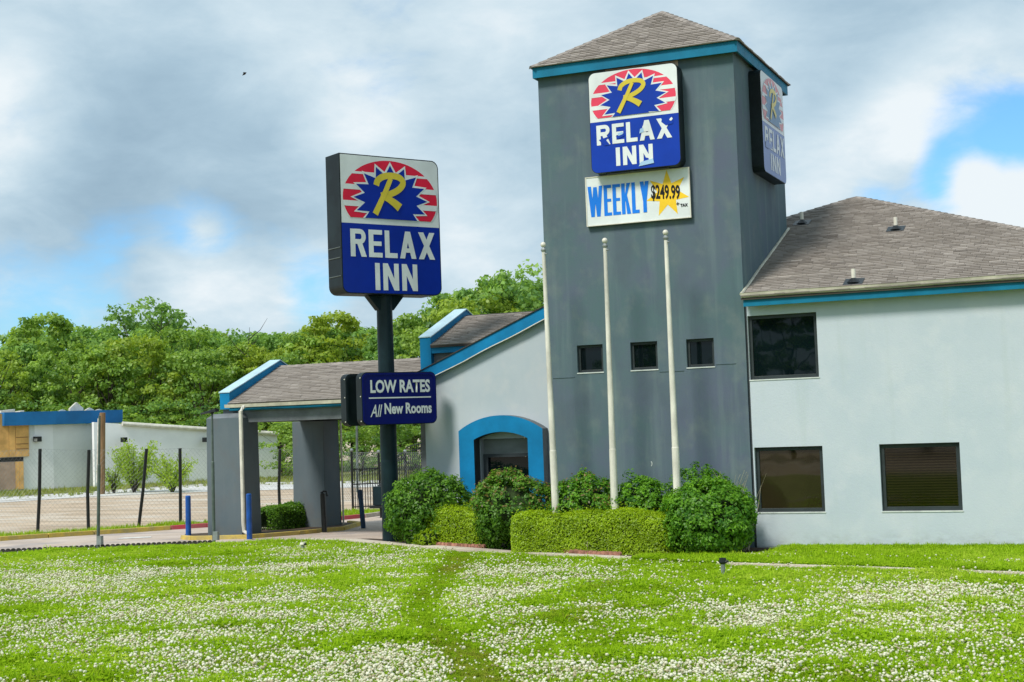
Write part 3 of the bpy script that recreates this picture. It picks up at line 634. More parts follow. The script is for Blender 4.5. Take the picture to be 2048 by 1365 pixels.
# raised cross roof with blue parapet above the lobby
DY = 3.95
px0, px1 = -5.09, -4.77; de = 4.953; dp = .395; dr = 6.066
zr = lambda y: de+dp*(y-DY+.15)
b = MB(); b.prism([(px1, DY, 4.1), (-.3, DY, 4.1), (-.3, DY, 4.89), (px1, DY, 4.89)], (0, .12, 0)); b.build('dormer_wall', M['beam'], motel)
b = MB(); b.prism([(px1, DY-.14, 4.727), (-.3, DY-.14, 4.727), (-.3, DY-.14, 4.937), (px1, DY-.14, 4.937)], (0, .10, 0)); b.build('dormer_fascia', M['blue'], motel)
yb = 2*dr-DY+.15
b = MB(); b.prism([(px1, DY-.2, zr(DY-.2)), (px1, dr, zr(dr)), (px1, yb, zr(DY-.15)), (px1, yb, zr(DY-.15)-.06), (px1, dr, zr(dr)-.06), (px1, DY-.2, zr(DY-.2)-.06)], (4.7, 0, 0)); droof = b.build('dormer_roof', M['deck'], motel)
an = math.atan(dp); lay(droof, (px1, DY-.2, zr(DY-.2)), (1, 0, 0), (0, math.cos(an), math.sin(an)), (0, -math.sin(an), math.cos(an)), (dr-DY+.2)/math.cos(an), lambda v: 0, lambda v: 4.6, 0)
def parapet(name, x0, x1, yf, yr, ztf, ztr, zbf, depth, m_side, back=True):
    # stepped gable parapet along a roof end: a band that climbs to the ridge and comes down behind it, with a metal cap
    pr = [(yf, zbf), (yf, ztf), (yr, ztr), (2*yr-yf, ztf), (2*yr-yf, zbf)]
    lo = [(yf+.30, zbf), (yf+.30, ztf-depth+.12), (yr, ztr-depth), (2*yr-yf-.30, ztf-depth+.12), (2*yr-yf-.30, zbf)]
    b = MB(); n = len(pr)
    for x in (x0, x1):
        for i in range(n-1): b.quad((x, *pr[i]), (x, *pr[i+1]), (x, *lo[i+1]), (x, *lo[i]))
    for i in range(n-1):
        b.quad((x0, *lo[i]), (x1, *lo[i]), (x1, *lo[i+1]), (x0, *lo[i+1]))
        b.quad((x0, *pr[i]), (x1, *pr[i]), (x1, *pr[i+1]), (x0, *pr[i+1]))
    b.quad((x0, *pr[0]), (x1, *pr[0]), (x1, *lo[0]), (x0, *lo[0])); b.quad((x0, *pr[-1]), (x1, *pr[-1]), (x1, *lo[-1]), (x0, *lo[-1]))
    o = b.build(name, m_side, motel)
    c = MB()
    for (a, e) in (((yf-.02, ztf), (yr, ztr)), ((yr, ztr), (2*yr-yf+.02, ztf))):
        c.hexa([(x0-.025, a[0], a[1]+.004), (x1+.025, a[0], a[1]+.004), (x1+.025, e[0], e[1]+.004), (x0-.025, e[0], e[1]+.004), (x0-.025, a[0], a[1]+.03), (x1+.025, a[0], a[1]+.03), (x1+.025, e[0], e[1]+.03), (x0-.025, e[0], e[1]+.03)])
    c.build('parapet_cap', M['cap'], o); return o
parapet('dormer_parapet', px0, px1-.003, DY-.16, dr, 5.146, 6.005, 4.12, .37, M['blue'])
# entrance canopy
CX0, CX1, CY0, CR = -11.18, -4.85, 3.93, 6.7
ce = 3.65; cp = .40; zc = lambda y: ce+cp*(y-CY0); cyb = 2*CR-CY0
b = MB(); b.prism([(CX0, CY0, zc(CY0)), (CX0, CR, zc(CR)), (CX0, cyb, zc(CY0)), (CX0, cyb, zc(CY0)-.07), (CX0, CR, zc(CR)-.07), (CX0, CY0, zc(CY0)-.07)], (CX1-CX0, 0, 0)); croof = b.build('canopy_roof', M['deck'], motel)
an = math.atan(cp); lay(croof, (CX0, CY0-.02, zc(CY0)), (1, 0, 0), (0, math.cos(an), math.sin(an)), (0, -math.sin(an), math.cos(an)), (CR-CY0)/math.cos(an), lambda v: 0, lambda v: CX1-CX0, 0, tabs=(.2, .42))
h = MB()
for j in range(int((CX1-CX0)/.28)):
    x = CX0+j*.28; h.hexa([(x, CR-.13, zc(CR)-.045), (x+.33, CR-.13, zc(CR)-.05), (x+.33, CR+.13, zc(CR)-.05), (x, CR+.13, zc(CR)-.045), (x, CR-.03, zc(CR)+.03), (x+.33, CR-.03, zc(CR)+.018), (x+.33, CR+.03, zc(CR)+.018), (x, CR+.03, zc(CR)+.03)])
h.build('ridge_cap', M['ridge'], croof)
b = MB(); b.box(CX0, CX1, CY0+.06, CY0+.10, 3.45, 3.575); b.build('canopy_fascia', M['teal'], motel)
g = MB()
for i in range(7):
    x0 = CX0-.05+i*(CX1-CX0+.05)/7; x1 = CX0-.05+(i+1)*(CX1-CX0+.05)/7
    for (ya, za, yb_, zb) in ((-.095, 3.63, -.085, 3.55), (-.085, 3.55, .0, 3.545)):
        g.hexa([(x0, CY0+ya, za), (x1, CY0+ya, za), (x1, CY0+yb_, zb), (x0, CY0+yb_, zb), (x0, CY0+ya-.012, za), (x1, CY0+ya-.012, za), (x1, CY0+yb_-.012, zb-.01), (x0, CY0+yb_-.012, zb-.01)])
g.build('gutter', M['gutter'], motel)
w = MB(); w.tube([(x, CY0+.045, 3.47+.012*math.sin(x*2.3)) for x in np.linspace(CX0+.3, CX1-.5, 24)], .012, 5); w.build('cable', M['teal'], motel)
b = MB(); b.box(-11.47, CX1, 4.12, 4.42, 3.12, 3.50); b.box(-11.47, CX1, 8.95, 9.25, 3.12, 3.50); b.box(-11.47, -11.17, 4.42, 8.95, 3.12, 3.50); b.build('canopy_beam', M['beam'], motel)
b = MB(); b.box(-11.16, CX1, 4.43, 8.94, 3.30, 3.34); b.build('canopy_soffit', M['soffit'], motel)
b = MB(); b.prism([(-11.44, 4.43, 3.5), (-11.44, CR, zc(CR)-.1), (-11.44, 8.94, 3.5)], (.2, 0, 0)); b.build('canopy_gable', M['beam'], motel)
parapet('canopy_parapet', -11.50, CX0-.004, 4.02, CR, 3.96, 4.93, 3.505, .36, M['blue'])
for yy, zt in ((3.70, 3.25), (8.22, 3.118)):
    b = MB(); x0, x1 = -11.75, -10.66; y1 = yy+.92; tp = .03
    b.hexa([(x0-.02, yy-tp, -.25), (x1+.02, yy-tp, -.25), (x1+.02, y1+tp, -.25), (x0-.02, y1+tp, -.25), (x0, yy, zt), (x1, yy, zt), (x1, y1, zt), (x0, y1, zt)])
    pl = b.build('canopy_pillar', M['pillar'], motel, bevel=.015)
    if yy < 5:
        b = MB(); b.hexa([(x0, yy, zt+.002), (x1, yy, zt+.002), (x1, yy+.42, zt+.002), (x0, yy+.42, zt+.002), (x0+.1, yy+.2, zt+.13), (x1-.1, yy+.2, zt+.13), (x1-.1, yy+.415, zt+.13), (x0+.1, yy+.415, zt+.13)]); b.build('pillar_cap', M['beam'], pl)
# downspouts
def spout(x, y, zt, zb, kick):
    d = MB(); d.tube([(x, y+.16, zt), (x, y, zt-.12), (x, y, zb+.35), (x+.03, y-.02, zb+.12), (x+kick, y-.12, zb+.03)], .055, 8); return d.build('downspout', M['white_metal'], motel)
pq = ATY(484, 900, 3.62); spout(pq.x, 3.60, 3.55, .02, .28)
d = MB(); pq2 = ATY(676, 900, 9.0); d.tube([(-10.60, 9.19, 3.1), (-10.60, 9.19, -.1)], .03, 6); d.build('downspout', M['white_metal'], motel)

# ------------------------------------------------------------------ signs
def flat(pts, fr, m, name, parent, z): b = MB(); b.poly([fr(u, v, z) for u, v in pts]); return b.build(name, m, parent)
def bars(polys, fr, m, name, parent, z):
    b = MB()
    for i, p in enumerate(polys): b.poly([fr(u, v, z+i*.0002) for u, v in p])
    return b.build(name, m, parent)
def seg(p, q, w):     # a straight stroke
    p, q = Vector(p), Vector(q); t = (q-p).normalized()*w/2; n = Vector((-t.y, t.x)); return [tuple(p+n), tuple(p-n), tuple(q-n), tuple(q+n)]
def ribbon(P, w, closed=False):
    out = []; P = [Vector(p) for p in P]; ws = w if isinstance(w, (list, tuple)) else [w]*len(P); Lf = []; Rt = []
    for i, p in enumerate(P):
        t = (P[min(i+1, len(P)-1)]-P[max(i-1, 0)]).normalized(); n = Vector((-t.y, t.x))*ws[i]/2; Lf.append(p+n); Rt.append(p-n)
    return [[tuple(Lf[i]), tuple(Rt[i]), tuple(Rt[i+1]), tuple(Lf[i+1])] for i in range(len(P)-1)]
def smooth(P, n=6):   # Catmull-Rom through the points
    Q = []; P = [Vector(p) for p in P]
    for i in range(len(P)-1):
        a, b_, c, d = P[max(i-1, 0)], P[i], P[i+1], P[min(i+2, len(P)-1)]
        for k in range(n):
            t = k/n; Q.append(.5*((2*b_)+(c-a)*t+(2*a-5*b_+4*c-d)*t*t+(3*b_-a-3*c+d)*t**3))
    Q.append(P[-1]); return [tuple(q) for q in Q]
def letter(ch, x, w, z0, z1, s):
    """Block letter as polygons: x left edge, w width, z0..z1 height, s stroke."""
    h = z1-z0; R = lambda a, b_, c, d: [(a, c), (b_, c), (b_, d), (a, d)]; x1 = x+w
    dg = lambda xa, xb, s2=None, za=z0, zb=z1: [(xa, za), (xa+(s2 or s), za), (xb+(s2 or s), zb), (xb, zb)]
    if ch == 'I': return [R(x, x1, z0, z1)]
    if ch == 'L': return [R(x, x+s, z0, z1), R(x+s, x1, z0, z0+s*.9)]
    if ch == 'E': return [R(x, x+s, z0, z1), R(x+s, x1, z0, z0+s*.85), R(x+s, x1, z1-s*.85, z1), R(x+s, x1-w*.06, (z0+z1)/2-s*.4, (z0+z1)/2+s*.4)]
    if ch == 'N': return [R(x, x+s, z0, z1), R(x1-s, x1, z0, z1), [(x, z1), (x+s*1.05, z1), (x1, z0), (x1-s*1.05, z0)]]
    if ch == 'A': m_ = x+w/2; return [dg(x, m_-s*.55, s*1.05), [(x1, z0), (x1-s*1.05, z0), (m_-s*.5, z1), (m_+s*.55, z1)], R(x+w*.2, x1-w*.2, z0+h*.22, z0+h*.22+s*.8)]
    if ch == 'X': return [dg(x, x1-s*1.15, s*1.15), [(x1, z0), (x1-s*1.15, z0), (x, z1), (x+s*1.15, z1)]]
    if ch == 'K': return [R(x, x+s, z0, z1), [(x+s, z0+h*.40), (x+s, z0+h*.62), (x1-s*1.05, z1), (x1, z1)], [(x1, z0), (x1-s*1.15, z0), (x+s, z0+h*.60), (x+s*1.5, z0+h*.66)]]
    if ch == 'Y': m_ = x+w/2; return [R(m_-s/2, m_+s/2, z0, z0+h*.42), [(m_-s/2, z0+h*.36), (m_+s/2, z0+h*.44), (x+s*1.05, z1), (x, z1)], [(m_+s/2, z0+h*.36), (m_-s/2, z0+h*.44), (x1-s*1.05, z1), (x1, z1)]]
    if ch == 'W': q = w/4; return [[(x+q*.75, z0), (x+q*.75+s, z0), (x+s, z1), (x, z1)], [(x+q*.8, z0), (x+q*.75+s, z0), (x+2*q+s*.4, z1-h*.03), (x+2*q-s*.5, z1-h*.03)], [(x1-q*.75, z0), (x1-q*.75-s, z0), (x1-s, z1), (x1, z1)], [(x1-q*.8, z0), (x1-q*.75-s, z0), (x+2*q-s*.4, z1-h*.03), (x+2*q+s*.5, z1-h*.03)]]
    if ch == 'R':
        bowl = [(x+s*.9, z1-s*.42)] + [(x1-w*.38+(w*.38-s*.5)*math.sin(a), z1-h*.27+(h*.27-s*.42)*math.cos(a)) for a in np.linspace(0, math.pi, 10)] + [(x+s*.9, z1-h*.54+s*.42)]
        return [R(x, x+s, z0, z1)] + ribbon(bowl, s*.88) + [[(x1-s*1.05, z0), (x1+s*.05, z0), (x1-w*.25, z0+h*.48), (x1-w*.25-s*1.1, z0+h*.5)]]
    return []
WID = {'I': .30, 'L': .8, 'E': .86, 'N': 1.0, 'A': 1.06, 'X': 1.08, 'K': 1., 'Y': .98, 'W': 1.65, 'R': .98}
def word(txt, x0, x1, z0, z1, s, gap=.16):
    tot = sum(WID[c] for c in txt)+gap*(len(txt)-1); k = (x1-x0)/tot; out = []; x = x0
    for c in txt: w = WID[c]*k if c != 'I' else max(s, WID[c]*k*.8); out += letter(c, x, w, z0, z1, s); x += WID[c]*k+gap*k
    return out
def text_mesh(name, txt, fr, x0, x1, z0, z1, m, parent, z, offset=.03, shear=0., tilt=0.):
    c = bpy.data.curves.new('lettering', 'FONT'); c.body = txt; c.offset = offset; c.shear = shear; c.resolution_u = 3
    o = bpy.data.objects.new('lettering', c); COL.objects.link(o)
    dg = bpy.context.evaluated_depsgraph_get(); dg.update(); me = bpy.data.meshes.new_from_object(o.evaluated_get(dg)); bpy.data.objects.remove(o)
    co = np.array([v.co[:] for v in me.vertices]); lo, hi = co.min(0), co.max(0)
    for v in me.vertices:
        u = x0+(v.co.x-lo[0])/(hi[0]-lo[0])*(x1-x0); w = z0+(v.co.y-lo[1])/(hi[1]-lo[1])*(z1-z0)+tilt*(u-x0)
        v.co = fr(u, w, z)
    me.materials.clear(); me.materials.append(m); return link(name, me, parent)
def rrect(x0, x1, z0, z1, r, n=5, corners=(1, 1, 1, 1)):
    out = []
    for k, (cx, cz, a0) in enumerate(((x1-r, z1-r, 0), (x0+r, z1-r, 90), (x0+r, z0+r, 180), (x1-r, z0+r, 270))):
        if corners[k]: out += [(cx+r*math.cos(math.radians(a0+90*i/n)), cz+r*math.sin(math.radians(a0+90*i/n))) for i in range(n+1)]
        else: out.append(((x1, z1), (x0, z1), (x0, z0), (x1, z0))[k])
    return out
def badge(parent, fr, x0, x1, zd, zt, mw, mr, mb, my, off=.5, rw=1.):
    """White panel with the red dome, the starburst and the yellow script letter. zd: dividing line, zt: top."""
    Wd, Hh = x1-x0, zt-zd; X = lambda u: x0+u*Wd; Z = lambda v: zt-v*Hh
    cx, cz = X(.5), Z(.62); a, b_ = .475*Wd, .595*Hh; zc_ = Z(.93)
    a0 = math.asin((zc_-cz)/b_); dome = [(cx+a*math.cos(t), cz+b_*math.sin(t)) for t in np.linspace(a0, math.pi-a0, 48)]
    flat([(cx+(x-cx)*1.025, cz+(z-cz)*1.025 if z > zc_+.01 else z) for x, z in dome], fr, mw, 'dome_border', parent, .003)
    flat(dome, fr, mr, 'red_dome', parent, .006)
    st = []
    for v0, v1 in ((.225, .262), (.425, .505), (.675, .76)):
        for sgn in (-1, 1):
            hw = lambda z: a*math.sqrt(max(0, 1-((z-cz)/b_)**2))+.012; st.append([(cx, Z(v1)), (cx+sgn*hw(Z(v1)), Z(v1)), (cx+sgn*hw(Z((v0+v1)/2)), Z((v0+v1)/2)), (cx+sgn*hw(Z(v0)), Z(v0)), (cx, Z(v0))])
    bars(st, fr, mw, 'white_stripe', parent, .008)
    def burst(k, grow, name, m, z):
        P = []; n = 16
        for i in range(2*n):
            t = math.pi*(i/n) + math.pi*off/n*1.0; r = (1. if i % 2 == 0 else .71)
            x, y = cx+.372*Wd*r*math.cos(t), cz+.525*Hh*r*math.sin(t)
            x += grow*math.cos(t); y += grow*math.sin(t)*1.05
            P.append((x, max(y, zc_-.0)))
        Q = [P[0]]
        for p in P[1:]:
            if abs(p[1]-zc_) < 1e-6 and abs(Q[-1][1]-zc_) < 1e-6 and len(Q) > 1 and abs(Q[-2][1]-zc_) < 1e-6: Q[-1] = p
            else: Q.append(p)
        flat(Q, fr, m, name, parent, z)
    burst(1, (.058*Wd/2.), 'starburst_border', mw, .011); burst(1, 0, 'starburst', mb, .014)
    s1 = smooth([(X(u), Z(v)) for u, v in ((.355, .42), (.375, .335), (.44, .27), (.53, .255), (.60, .285), (.625, .36), (.585, .455), (.50, .535), (.40, .575))], 6)
    s2 = smooth([(X(u), Z(v)) for u, v in ((.395, .575), (.46, .61), (.53, .675), (.585, .745))], 5)
    s3 = [(X(.50), Z(.30)), (X(.44), Z(.52)), (X(.335), Z(.865))]
    w0 = .042*Wd*rw
    bars(ribbon(s1, w0) + ribbon(s2, [w0*(.8+.6*i/15) for i in range(len(s2))]) + ribbon(s3, [w0*.8, w0*.85, w0]), fr, my, 'script_letter', parent, .018)

# pole sign
PB = G(783, 1085); AN = math.radians(58.5)
tt = Vector((math.cos(AN), math.sin(AN), 0)); nn = Vector((math.sin(AN), -math.cos(AN), 0))
pole = thing('pole_sign', 'tall dark roadside pole sign with a big lit style cabinet and two small panels', 'pole sign', tuple(PB))
pole['label'] = 'tall freestanding pole sign with big RELAX INN cabinet above LOW RATES panel'
def frp(d0): return lambda u, v, z: tuple(Vector((PB.x, PB.y, 0)) + tt*u + nn*(d0+z) + Vector((0, 0, v)))
pp = MB(); pp.tube([(PB.x, PB.y, -.1), (PB.x, PB.y, 2.0), (PB.x, PB.y, 2.02), (PB.x, PB.y, 6.2)], [.222, .212, .208, .196], 24); pp.build('pole', M['polegreen'], pole, smooth=False)
b = MB(); b.prism([tuple(Vector((PB.x, PB.y, 0))+tt*u-nn*.1+Vector((0, 0, v))) for u, v in ((-.21, 5.75), (.21, 5.75), (.52, 6.11), (-.52, 6.11))], nn*.2); b.build('pole_bracket', M['polegreen'], pole)
def cabinet(parent, name, fr, x0, x1, z0, z1, d, r, m, corners=(1, 1, 1, 1)):
    P = rrect(x0, x1, z0, z1, r, 6, corners); b = MB(); b.prism([fr(u, v, 0) for u, v in P], Vector(fr(x0, z0, -d))-Vector(fr(x0, z0, 0))); return b.build(name, m, parent)
x0, x1, z0, zd, z1 = -1.36, 1.50, 6.12, 7.85, 9.56
fb = frp(.34)
cab = cabinet(pole, 'sign_cabinet', fb, x0, x1, z0, z1, .68, .2, M['cabinet'], (1, 0, 1, 1))
fi = [(u, v) for u, v in rrect(x0+.025, x1-.025, z0+.025, z1-.025, .18, 6, (1, 0, 1, 1))]
flat([(u, max(v, zd)) for u, v in fi if v > zd-.3] and [(x0+.025, zd), (x1-.025, zd)] + [p for p in fi if p[1] > zd], fb, M['s_white'], 'white_panel', cab, .004)
flat([p for p in fi if p[1] < zd][0:0] or [(x1-.025, zd-.002), (x0+.025, zd-.002)] + [p for p in fi if p[1] < zd], fb, M['s_blue'], 'blue_panel', cab, .004)
fb2 = frp(.346)
badge(cab, fb2, x0, x1, zd+.03, z1-.06, M['s_white'], M['s_red'], M['s_blue'], M['s_yellow'], .0, 1.35)
bars(word('RELAX', x0+.25, x1-.18, zd-.82, zd-.14, .135), fb2, M['s_white'], 'lettering', cab, .004)
bars(word('INN', x0+.92, x1-.72, z0+.10, zd-.96, .135, .2), fb2, M['s_white'], 'lettering', cab, .004)
b = MB(); 
for zz in (7.25, 7.0, 6.55): b.tube([tuple(Vector((PB.x, PB.y, zz))+tt*(x0-.008)+nn*k) for k in (-.3, .3)], .012, 5)
b.build('seam', M['cabgrey'], cab)
for d0, nm in ((.52, 'front'), (-.26, 'rear')):
    fr = frp(d0); c2 = cabinet(pole, 'panel_cabinet', fr, -1.02, 1.12, 2.90, 4.19, .26, .16, M['cabinet'])
    b = MB(); P = rrect(-1.0, 1.10, 2.92, 4.17, .15, 6); Q = rrect(-.95, 1.05, 2.97, 4.12, .13, 6)
    for i in range(len(P)): j = (i+1) % len(P); b.hexa([fr(*P[i], .001), fr(*P[j], .001), fr(*Q[j], .001), fr(*Q[i], .001), fr(*P[i], .02), fr(*P[j], .02), fr(*Q[j], .02), fr(*Q[i], .02)])
    b.build('retainer', M['s_navy'] if nm == 'front' else M['cabinet'], c2)
    b = MB()
    for zz in (3.0, 3.6, 4.05): b.ball(fr(-1.022, zz, -.05), .018, 6, 4)
    b.build('rivet', M['white_metal'], c2)
    if nm == 'front':
        flat(rrect(-.95, 1.05, 2.97, 4.12, .13, 6), fr, M['s_navy'], 'face_panel', c2, .008)
        text_mesh('lettering', 'LOW RATES', fr, -.78, .93, 3.68, 4.0, M['s_white'], c2, .014, .034)
        bars([[(-.83, 3.545), (.95, 3.545), (.95, 3.575), (-.83, 3.575)]], fr, M['s_white'], 'rule', c2, .014)
        text_mesh('lettering', 'All', fr, -.80, -.46, 3.10, 3.40, M['s_white'], c2, .014, .008, .35)
        text_mesh('lettering', 'New Rooms', fr, -.40, .96, 3.16, 3.43, M['s_white'], c2, .014, .034)
b = MB()
for zz in (3.2, 3.9): b.box(-.25, .25, -.27, .27, zz-.04, zz+.04)
br = b.build('panel_bracket', M['polegreen'], pole); br.matrix_parent_inverse = WINV[pole.name] @ Matrix.Translation((PB.x, PB.y, 0)) @ Matrix.Rotation(AN, 4, 'Z')
# wall signs
ws = thing('wall_sign', 'RELAX INN sign with peeling letters on the front of the tower', 'wall sign', (2.37, 0, 8.25))
fw = lambda u, v, z: (u, -.37-z, v)
X0, X1, Z0, ZD, Z1 = 1.34, 3.385, 8.25, 9.385, 10.49
cb = cabinet(ws, 'sign_cabinet', fw, X0, X1, Z0, Z1, .365, .15, M['cabinet'])
fi = rrect(X0+.012, X1-.012, Z0+.012, Z1-.012, .14, 6)
flat([(X0+.012, ZD), (X1-.012, ZD)] + [p for p in fi if p[1] > ZD], fw, M['s_white'], 'white_panel', cb, .004)
flat([(X1-.012, ZD-.002), (X0+.012, ZD-.002)] + [p for p in fi if p[1] < ZD], fw, M['s_wblue'], 'blue_panel', cb, .004)
badge(cb, lambda u, v, z: (u, -.375-z, v), X0, X1, ZD-.0, Z1, M['s_white'], M['s_wred'], M['s_wblue'], M['s_yellow'], .5, 1.15)
fl = lambda u, v, z: (u, -.379-z, v)
bars(word('RELAX', X0+.15, X1-.17, ZD-.52, ZD-.08, .095), fl, M['s_white'], 'lettering', cb, 0)
bars(word('INN', X0+.58, X1-.62, Z0+.12, ZD-.61, .095, .22), fl, M['s_white'], 'lettering', cb, 0)
# vinyl gone from the letters, and bare light patches
bars([[(X0+.20, ZD-.40), (X0+.50, ZD-.33), (X0+.37, ZD-.42), (X0+.45, ZD-.53), (X0+.33, ZD-.54), (X0+.25, ZD-.46)], [(X0+.60, ZD-.36), (X0+.78, ZD-.31), (X0+.79, ZD-.37), (X0+.62, ZD-.43)],
      [(X1-.38, ZD-.05), (X1-.14, ZD-.05), (X1-.14, ZD-.22), (X1-.30, ZD-.25), (X1-.40, ZD-.16)], [(X1-.88, Z0+.10), (X1-.72, Z0+.10), (X1-.72, Z0+.22), (X1-.80, Z0+.24)]], fl, M['s_wblue'], 'peeled_patch', cb, .006)
bars([[(X0+1.18, ZD-.33), (X0+1.36, ZD-.33), (X0+1.32, ZD-.14), (X0+1.22, ZD-.20)], [(X1-.20, ZD-.10), (X1-.16, ZD-.08), (X1-.14, ZD-.12), (X1-.18, ZD-.16), (X1-.22, ZD-.14)]], fl, M['s_white'], 'bare_patch', cb, .009)
bars([[(X0+.64, ZD-.30), (X0+.76, ZD-.28), (X0+.76, ZD-.33), (X0+.66, ZD-.36)], [(X0+1.14, ZD-.36), (X0+1.24, ZD-.33), (X0+1.23, ZD-.24), (X0+1.16, ZD-.26)], [(X1-.95, Z0+.06), (X1-.60, Z0+.10), (X1-.62, Z0+.20), (X1-.90, Z0+.15)]], fl, M['s_patch'], 'faded_patch', cb, .011)
b = MB(); b.box(X0+.3, X1-.3, -.3, -.08, Z0-.02, Z0-.004); b.build('drain_strip', M['black'], cb)

wk = thing('weekly_sign', 'white WEEKLY $249.99 board with a yellow star below the tower sign', 'wall sign', (2.28, 0, 7.13))
b = MB(); b.box(1.08, 3.485, -.09, -.004, 7.13, 8.235); bd = b.build('board', M['cabgrey'], wk)
fk_ = lambda u, v, z: (u, -.09-z, v)
flat([(1.10, 7.15), (3.465, 7.15), (3.465, 8.215), (1.10, 8.215)], fk_, M['s_white'], 'face_panel', bd, .004)
b = MB()
for (a, c, d, e) in ((1.08, 3.485, 7.13, 7.15), (1.08, 3.485, 8.215, 8.235), (1.08, 1.10, 7.15, 8.215), (3.465, 3.485, 7.15, 8.215)): b.box(a, c, -.105, -.091, d, e)
b.build('frame', M['white_metal'], bd)
sx, sz = 2.97, 7.70; st = []
for i in range(14): a = math.pi/2+math.pi*i/7; r = 1. if i % 2 == 0 else .47; st.append((sx+.50*r*math.cos(a), sz+.52*r*math.sin(a)))
flat(st, fk_, M['s_star'], 'star', bd, .007)
bars(word('WEEKLY', 1.13, 2.555, 7.335, 8.02, .082, .12), fk_, M['s_sky'], 'lettering', bd, .008)
text_mesh('lettering', '$249.99', fk_, 2.60, 3.255, 7.57, 7.93, M['s_black'], bd, .012, .03, 0, -.10)
text_mesh('lettering', '+', fk_, 3.16, 3.23, 7.42, 7.49, M['s_black'], bd, .012, .03)
text_mesh('lettering', 'TAX', fk_, 3.25, 3.42, 7.38, 7.45, M['s_black'], bd, .012, .05)

ss = thing('wall_sign', 'faded RELAX INN sign on the right side wall of the tower', 'wall sign', (TX, 2.4, 8.2))
SX = TX+.27; fs = lambda u, v, z: (SX+z, u, v)
U0, U1, V0, VD, V1 = 1.30, 3.55, 8.22, 9.36, 10.52
cb = cabinet(ss, 'sign_cabinet', fs, U0, U1, V0, V1, .268, .15, M['cabinet'])
fi = rrect(U0+.012, U1-.012, V0+.012, V1-.012, .14, 6)
flat([(U0+.012, VD), (U1-.012, VD)] + [p for p in fi if p[1] > VD], fs, M['f_white'], 'white_panel', cb, .004)
flat([(U1-.012, VD-.002), (U0+.012, VD-.002)] + [p for p in fi if p[1] < VD], fs, M['f_blue'], 'blue_panel', cb, .004)
badge(cb, lambda u, v, z: (SX+.005+z, u, v), U0, U1, VD, V1, M['f_white'], M['f_red'], M['f_star'], M['f_yellow'], .5, 1.0)
fs2 = lambda u, v, z: (SX+.009+z, u, v)
bars(word('RELAX', U0+.2, U1-.15, VD-.55, VD-.08, .095), fs2, M['f_white'], 'lettering', cb, 0)
bars(word('INN', U0+.68, U1-.62, V0+.12, VD-.63, .095, .2), fs2, M['f_white'], 'lettering', cb, 0)
bars([[(U0+.2, VD-.45), (U0+.45, VD-.38), (U0+.9, VD-.50), (U0+.5, VD-.57), (U0+.22, VD-.57)]], fs2, M['f_blue'], 'peeled_patch', cb, .006)

# ------------------------------------------------------------------ flagpoles
for (bx, by, tx, ty, lab) in ((1112, 1030, 1087, 500, 'white flagpole nearest the blue door arch'), (1230.5, 1038, 1210, 492, 'white flagpole between the two other flagpoles'), (1355, 993, 1331.5, 476, 'white flagpole nearest the pale wall')):
    B_ = ATY(bx, by, -1.0); T_ = ATY(tx, ty, -1.0); dx = (T_.x-B_.x)/(T_.z-B_.z); X_ = lambda z: B_.x+(z-B_.z)*dx
    f = thing('flagpole', lab, 'flagpole', (X_(0), -1.0, 0), 'flagpoles in front of the tower')
    p = MB(); p.tube([(X_(z), -1.0, z) for z in (0, .02, 2.2, 2.21, T_.z-.02)], [.092, .09, .076, .070, .040], 14); p.build('pole', M['flagwhite'], f)
    k = MB(); k.ball((X_(T_.z+.10), -1.0, T_.z+.11), .062, 12, 8); k.build('ball_finial', M['white_metal'], f, smooth=True)
    k = MB(); k.tube([(X_(T_.z), -1.0, T_.z-.05), (X_(T_.z), -1.0, T_.z+.0), (X_(T_.z), -1.0, T_.z+.055)], [.045, .062, .03], 10); k.tube([(X_(T_.z)+.04, -1.02, T_.z-.1), (X_(T_.z)+.1, -1.05, T_.z-.1)], .018, 6); k.build('truck', M['steel'], f)
    k = MB(); k.tube([(X_(2.)+.08, -1.0, 1.3), (X_(2.)+.12, -1.0, 1.3), (X_(2.)+.12, -1.0, 1.42)], .012, 5); k.build('cleat', M['steel'], f)

# ------------------------------------------------------------------ bollards, posts and fence
def bollard(px, py, top, m, lab, lean=0.):
    B_ = G(px, py); T_ = ATD(*top, depth(B_)); t = thing('bollard', lab, 'bollard', tuple(B_), 'bollards beside the drive')
    p = MB(); p.tube([tuple(B_-Vector((0, 0, .1))), tuple(B_), tuple(T_), tuple(T_+Vector((0, 0, .02)))], [.075, .075, .072, .045], 14); p.build('post', M[m], t)
    k = MB(); k.tube([tuple(B_+Vector((0, 0, -.02))), tuple(B_+Vector((0, 0, .015)))], .12, 12); k.build('footing', M['path'], t); return t, T_
bollard(377, 1079, (376, 993), 'bollard', 'blue bollard at the near left corner of the island')
bollard(499, 1080, (497.5, 989), 'bollard', 'blue bollard standing in front of the cream downspout')
bollard(727, 1058, (720, 981), 'bollard_dark', 'dark blue leaning bollard left of the sign pole')
t, T_ = bollard(649, 1066, (645, 988), 'black', 'black bollard with a bent bracket in front of the rear pillar')
k = MB(); k.tube([tuple(T_+Vector(v)) for v in ((-.05, 0, .02), (.03, 0, .07), (.12, .02, .06), (.15, .02, -.08))], .03, 6); k.build('bracket', M['black'], t)

